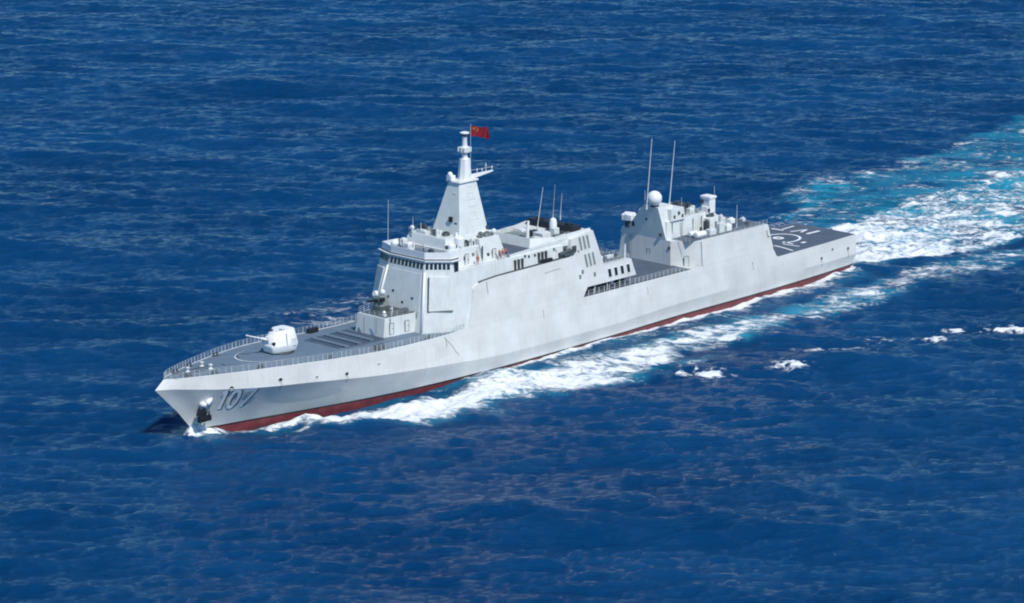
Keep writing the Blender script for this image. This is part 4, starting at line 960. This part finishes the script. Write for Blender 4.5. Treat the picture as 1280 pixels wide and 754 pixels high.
def sea_mat():
    mt, nt, b = mat_new('sea_water')
    g = N(nt, 'ShaderNodeNewGeometry'); af = N(nt, 'ShaderNodeAttribute', attribute_name='foam'); aa = N(nt, 'ShaderNodeAttribute', attribute_name='aqua')
    def noise(scale, det, rough=.6, vec=None, sc=None, dist=0):
        n = N(nt, 'ShaderNodeTexNoise'); n.inputs['Scale'].default_value = scale; n.inputs['Detail'].default_value = det; n.inputs['Roughness'].default_value = rough; n.inputs['Distortion'].default_value = dist
        if sc:
            m0_ = N(nt, 'ShaderNodeMapping'); m0_.inputs['Rotation'].default_value = (0, 0, vec or 0); nt.links.new(g.outputs['Position'], m0_.inputs['Vector'])
            mp = N(nt, 'ShaderNodeMapping'); mp.inputs['Scale'].default_value = sc
            nt.links.new(m0_.outputs[0], mp.inputs['Vector']); nt.links.new(mp.outputs[0], n.inputs['Vector'])
        else: nt.links.new(g.outputs['Position'], n.inputs['Vector'])
        return n.outputs['Fac']
    def math_(op, a, b_=None, c=None):
        n = N(nt, 'ShaderNodeMath', operation=op)
        for i, v in enumerate((a, b_, c)):
            if v is None: continue
            if isinstance(v, (int, float)): n.inputs[i].default_value = v
            else: nt.links.new(v, n.inputs[i])
        return n.outputs[0]
    def rng(v, a, b_, c=0, d=1, clamp=True, smooth=False):
        n = N(nt, 'ShaderNodeMapRange'); n.clamp = clamp
        if smooth: n.interpolation_type = 'SMOOTHSTEP'
        for k, q in (('From Min', a), ('From Max', b_), ('To Min', c), ('To Max', d)): n.inputs[k].default_value = q
        nt.links.new(v, n.inputs['Value']); return n.outputs[0]
    n1 = noise(.24, 6, .60, -wd, (1.3, .42, 1), 1.2); n2 = noise(1.1, 4, .6, -wd, (1.2, .5, 1), 1.0)
    nn = math_('ADD', math_('MULTIPLY', n1, .62), math_('MULTIPLY', n2, .38))
    nn = rng(nn, .36, .64, 0.0, 1.0)
    cov = rng(math_('SUBTRACT', af.outputs['Fac'], nn), -.16, .42, 0, 1, smooth=True)
    cov = math_('MULTIPLY', cov, rng(af.outputs['Fac'], .06, .30, 0, 1, smooth=True))
    # deep water colour with broad patches
    nb = noise(.02, 3, .5)
    deep = N(nt, 'ShaderNodeMix', data_type='RGBA'); deep.inputs['A'].default_value = (0.0012, 0.034, 0.108, 1); deep.inputs['B'].default_value = (0.0024, 0.048, 0.142, 1); nt.links.new(rng(nb, .35, .65), deep.inputs['Factor'])
    aq = N(nt, 'ShaderNodeMix', data_type='RGBA'); aq.inputs['B'].default_value = (0.022, 0.30, 0.43, 1)
    na = rng(noise(.12, 5, .6, -wd, (1.2, .5, 1), .6), .36, .58, .12, 1)
    nt.links.new(math_('MULTIPLY', aa.outputs['Fac'], na), aq.inputs['Factor']); nt.links.new(deep.outputs['Result'], aq.inputs['A'])
    fm = N(nt, 'ShaderNodeMix', data_type='RGBA'); fm.inputs['B'].default_value = (0.80, 0.84, 0.86, 1)
    nt.links.new(cov, fm.inputs['Factor']); nt.links.new(aq.outputs['Result'], fm.inputs['A'])
    nt.links.new(fm.outputs['Result'], b.inputs['Base Color'])
    nt.links.new(rng(cov, 0, 1, .08, .85), b.inputs['Roughness']); b.inputs['IOR'].default_value = 1.20; b.inputs['Specular Tint'].default_value = (0.42, 0.72, 1.0, 1)
    rot = -(wd)
    r1 = noise(1.1, 6, .64, rot, (1.4, .26, 1), .25); r2 = noise(.34, 4, .6, rot + .16, (1.4, .25, 1), .3)
    r3 = noise(3.2, 3, .6, rot, (1.3, .3, 1), .2)
    hgt = math_('ADD', math_('ADD', math_('MULTIPLY', r1, .62), math_('MULTIPLY', r3, .18)), math_('MULTIPLY', r2, .42))
    hgt = math_('ADD', hgt, math_('MULTIPLY', cov, .25)); hgt = math_('ADD', hgt, math_('MULTIPLY', math_('MULTIPLY', cov, n2), .45))
    bp_ = N(nt, 'ShaderNodeBump'); bp_.inputs['Strength'].default_value = .8; bp_.inputs['Distance'].default_value = 1.0
    nt.links.new(rng(noise(.016, 3, .55, rot, (1.5, .5, 1), .5), .36, .64, .8, 1.0), bp_.inputs['Strength'])
    nt.links.new(hgt, bp_.inputs['Height']); nt.links.new(bp_.outputs[0], b.inputs['Normal'])
    return mt
SEA = sea_mat()
VF = V_.reshape(-1, 3); NF = NR.reshape(-1, 3); FO = foam_all.reshape(-1); AQ = aqua.reshape(-1)
def sea_part(name, q):
    used, inv = np.unique(q, return_inverse=True); inv = inv.reshape(-1); me = bpy.data.meshes.new(name)
    nv, nf = len(used), len(q)
    me.vertices.add(nv); me.vertices.foreach_set('co', VF[used].astype(np.float32).ravel())
    me.loops.add(nf * 4); me.loops.foreach_set('vertex_index', inv.astype(np.int32))
    me.polygons.add(nf); me.polygons.foreach_set('loop_start', np.arange(0, nf * 4, 4, dtype=np.int32))
    me.update(calc_edges=True)
    me.polygons.foreach_set('use_smooth', np.ones(nf, bool))
    for an, arr in (('foam', FO), ('aqua', AQ)):
        at = me.attributes.new(an, 'FLOAT', 'POINT'); at.data.foreach_set('value', arr[used].astype(np.float32))
    me.normals_split_custom_set_from_vertices(NF[used].astype(np.float32).tolist())
    me.materials.append(SEA); o = bpy.data.objects.new(name, me); COL.objects.link(o); return o
tag(sea_part('sea', quads[cls == 0]), 'deep blue wind-rippled open sea', 'sea', kind='structure')
tag(sea_part('wake_foam', quads[cls == 1]), 'white and turquoise foam of the bow wave and the wake behind the stern', 'foam', kind='stuff')
for i, (_, _, _, _, lab) in enumerate(CAPS):
    q = quads[cls == 2 + i]
    if len(q): tag(sea_part('breaking_crest', q), lab, 'whitecap', 'small breaking crests off the port side')
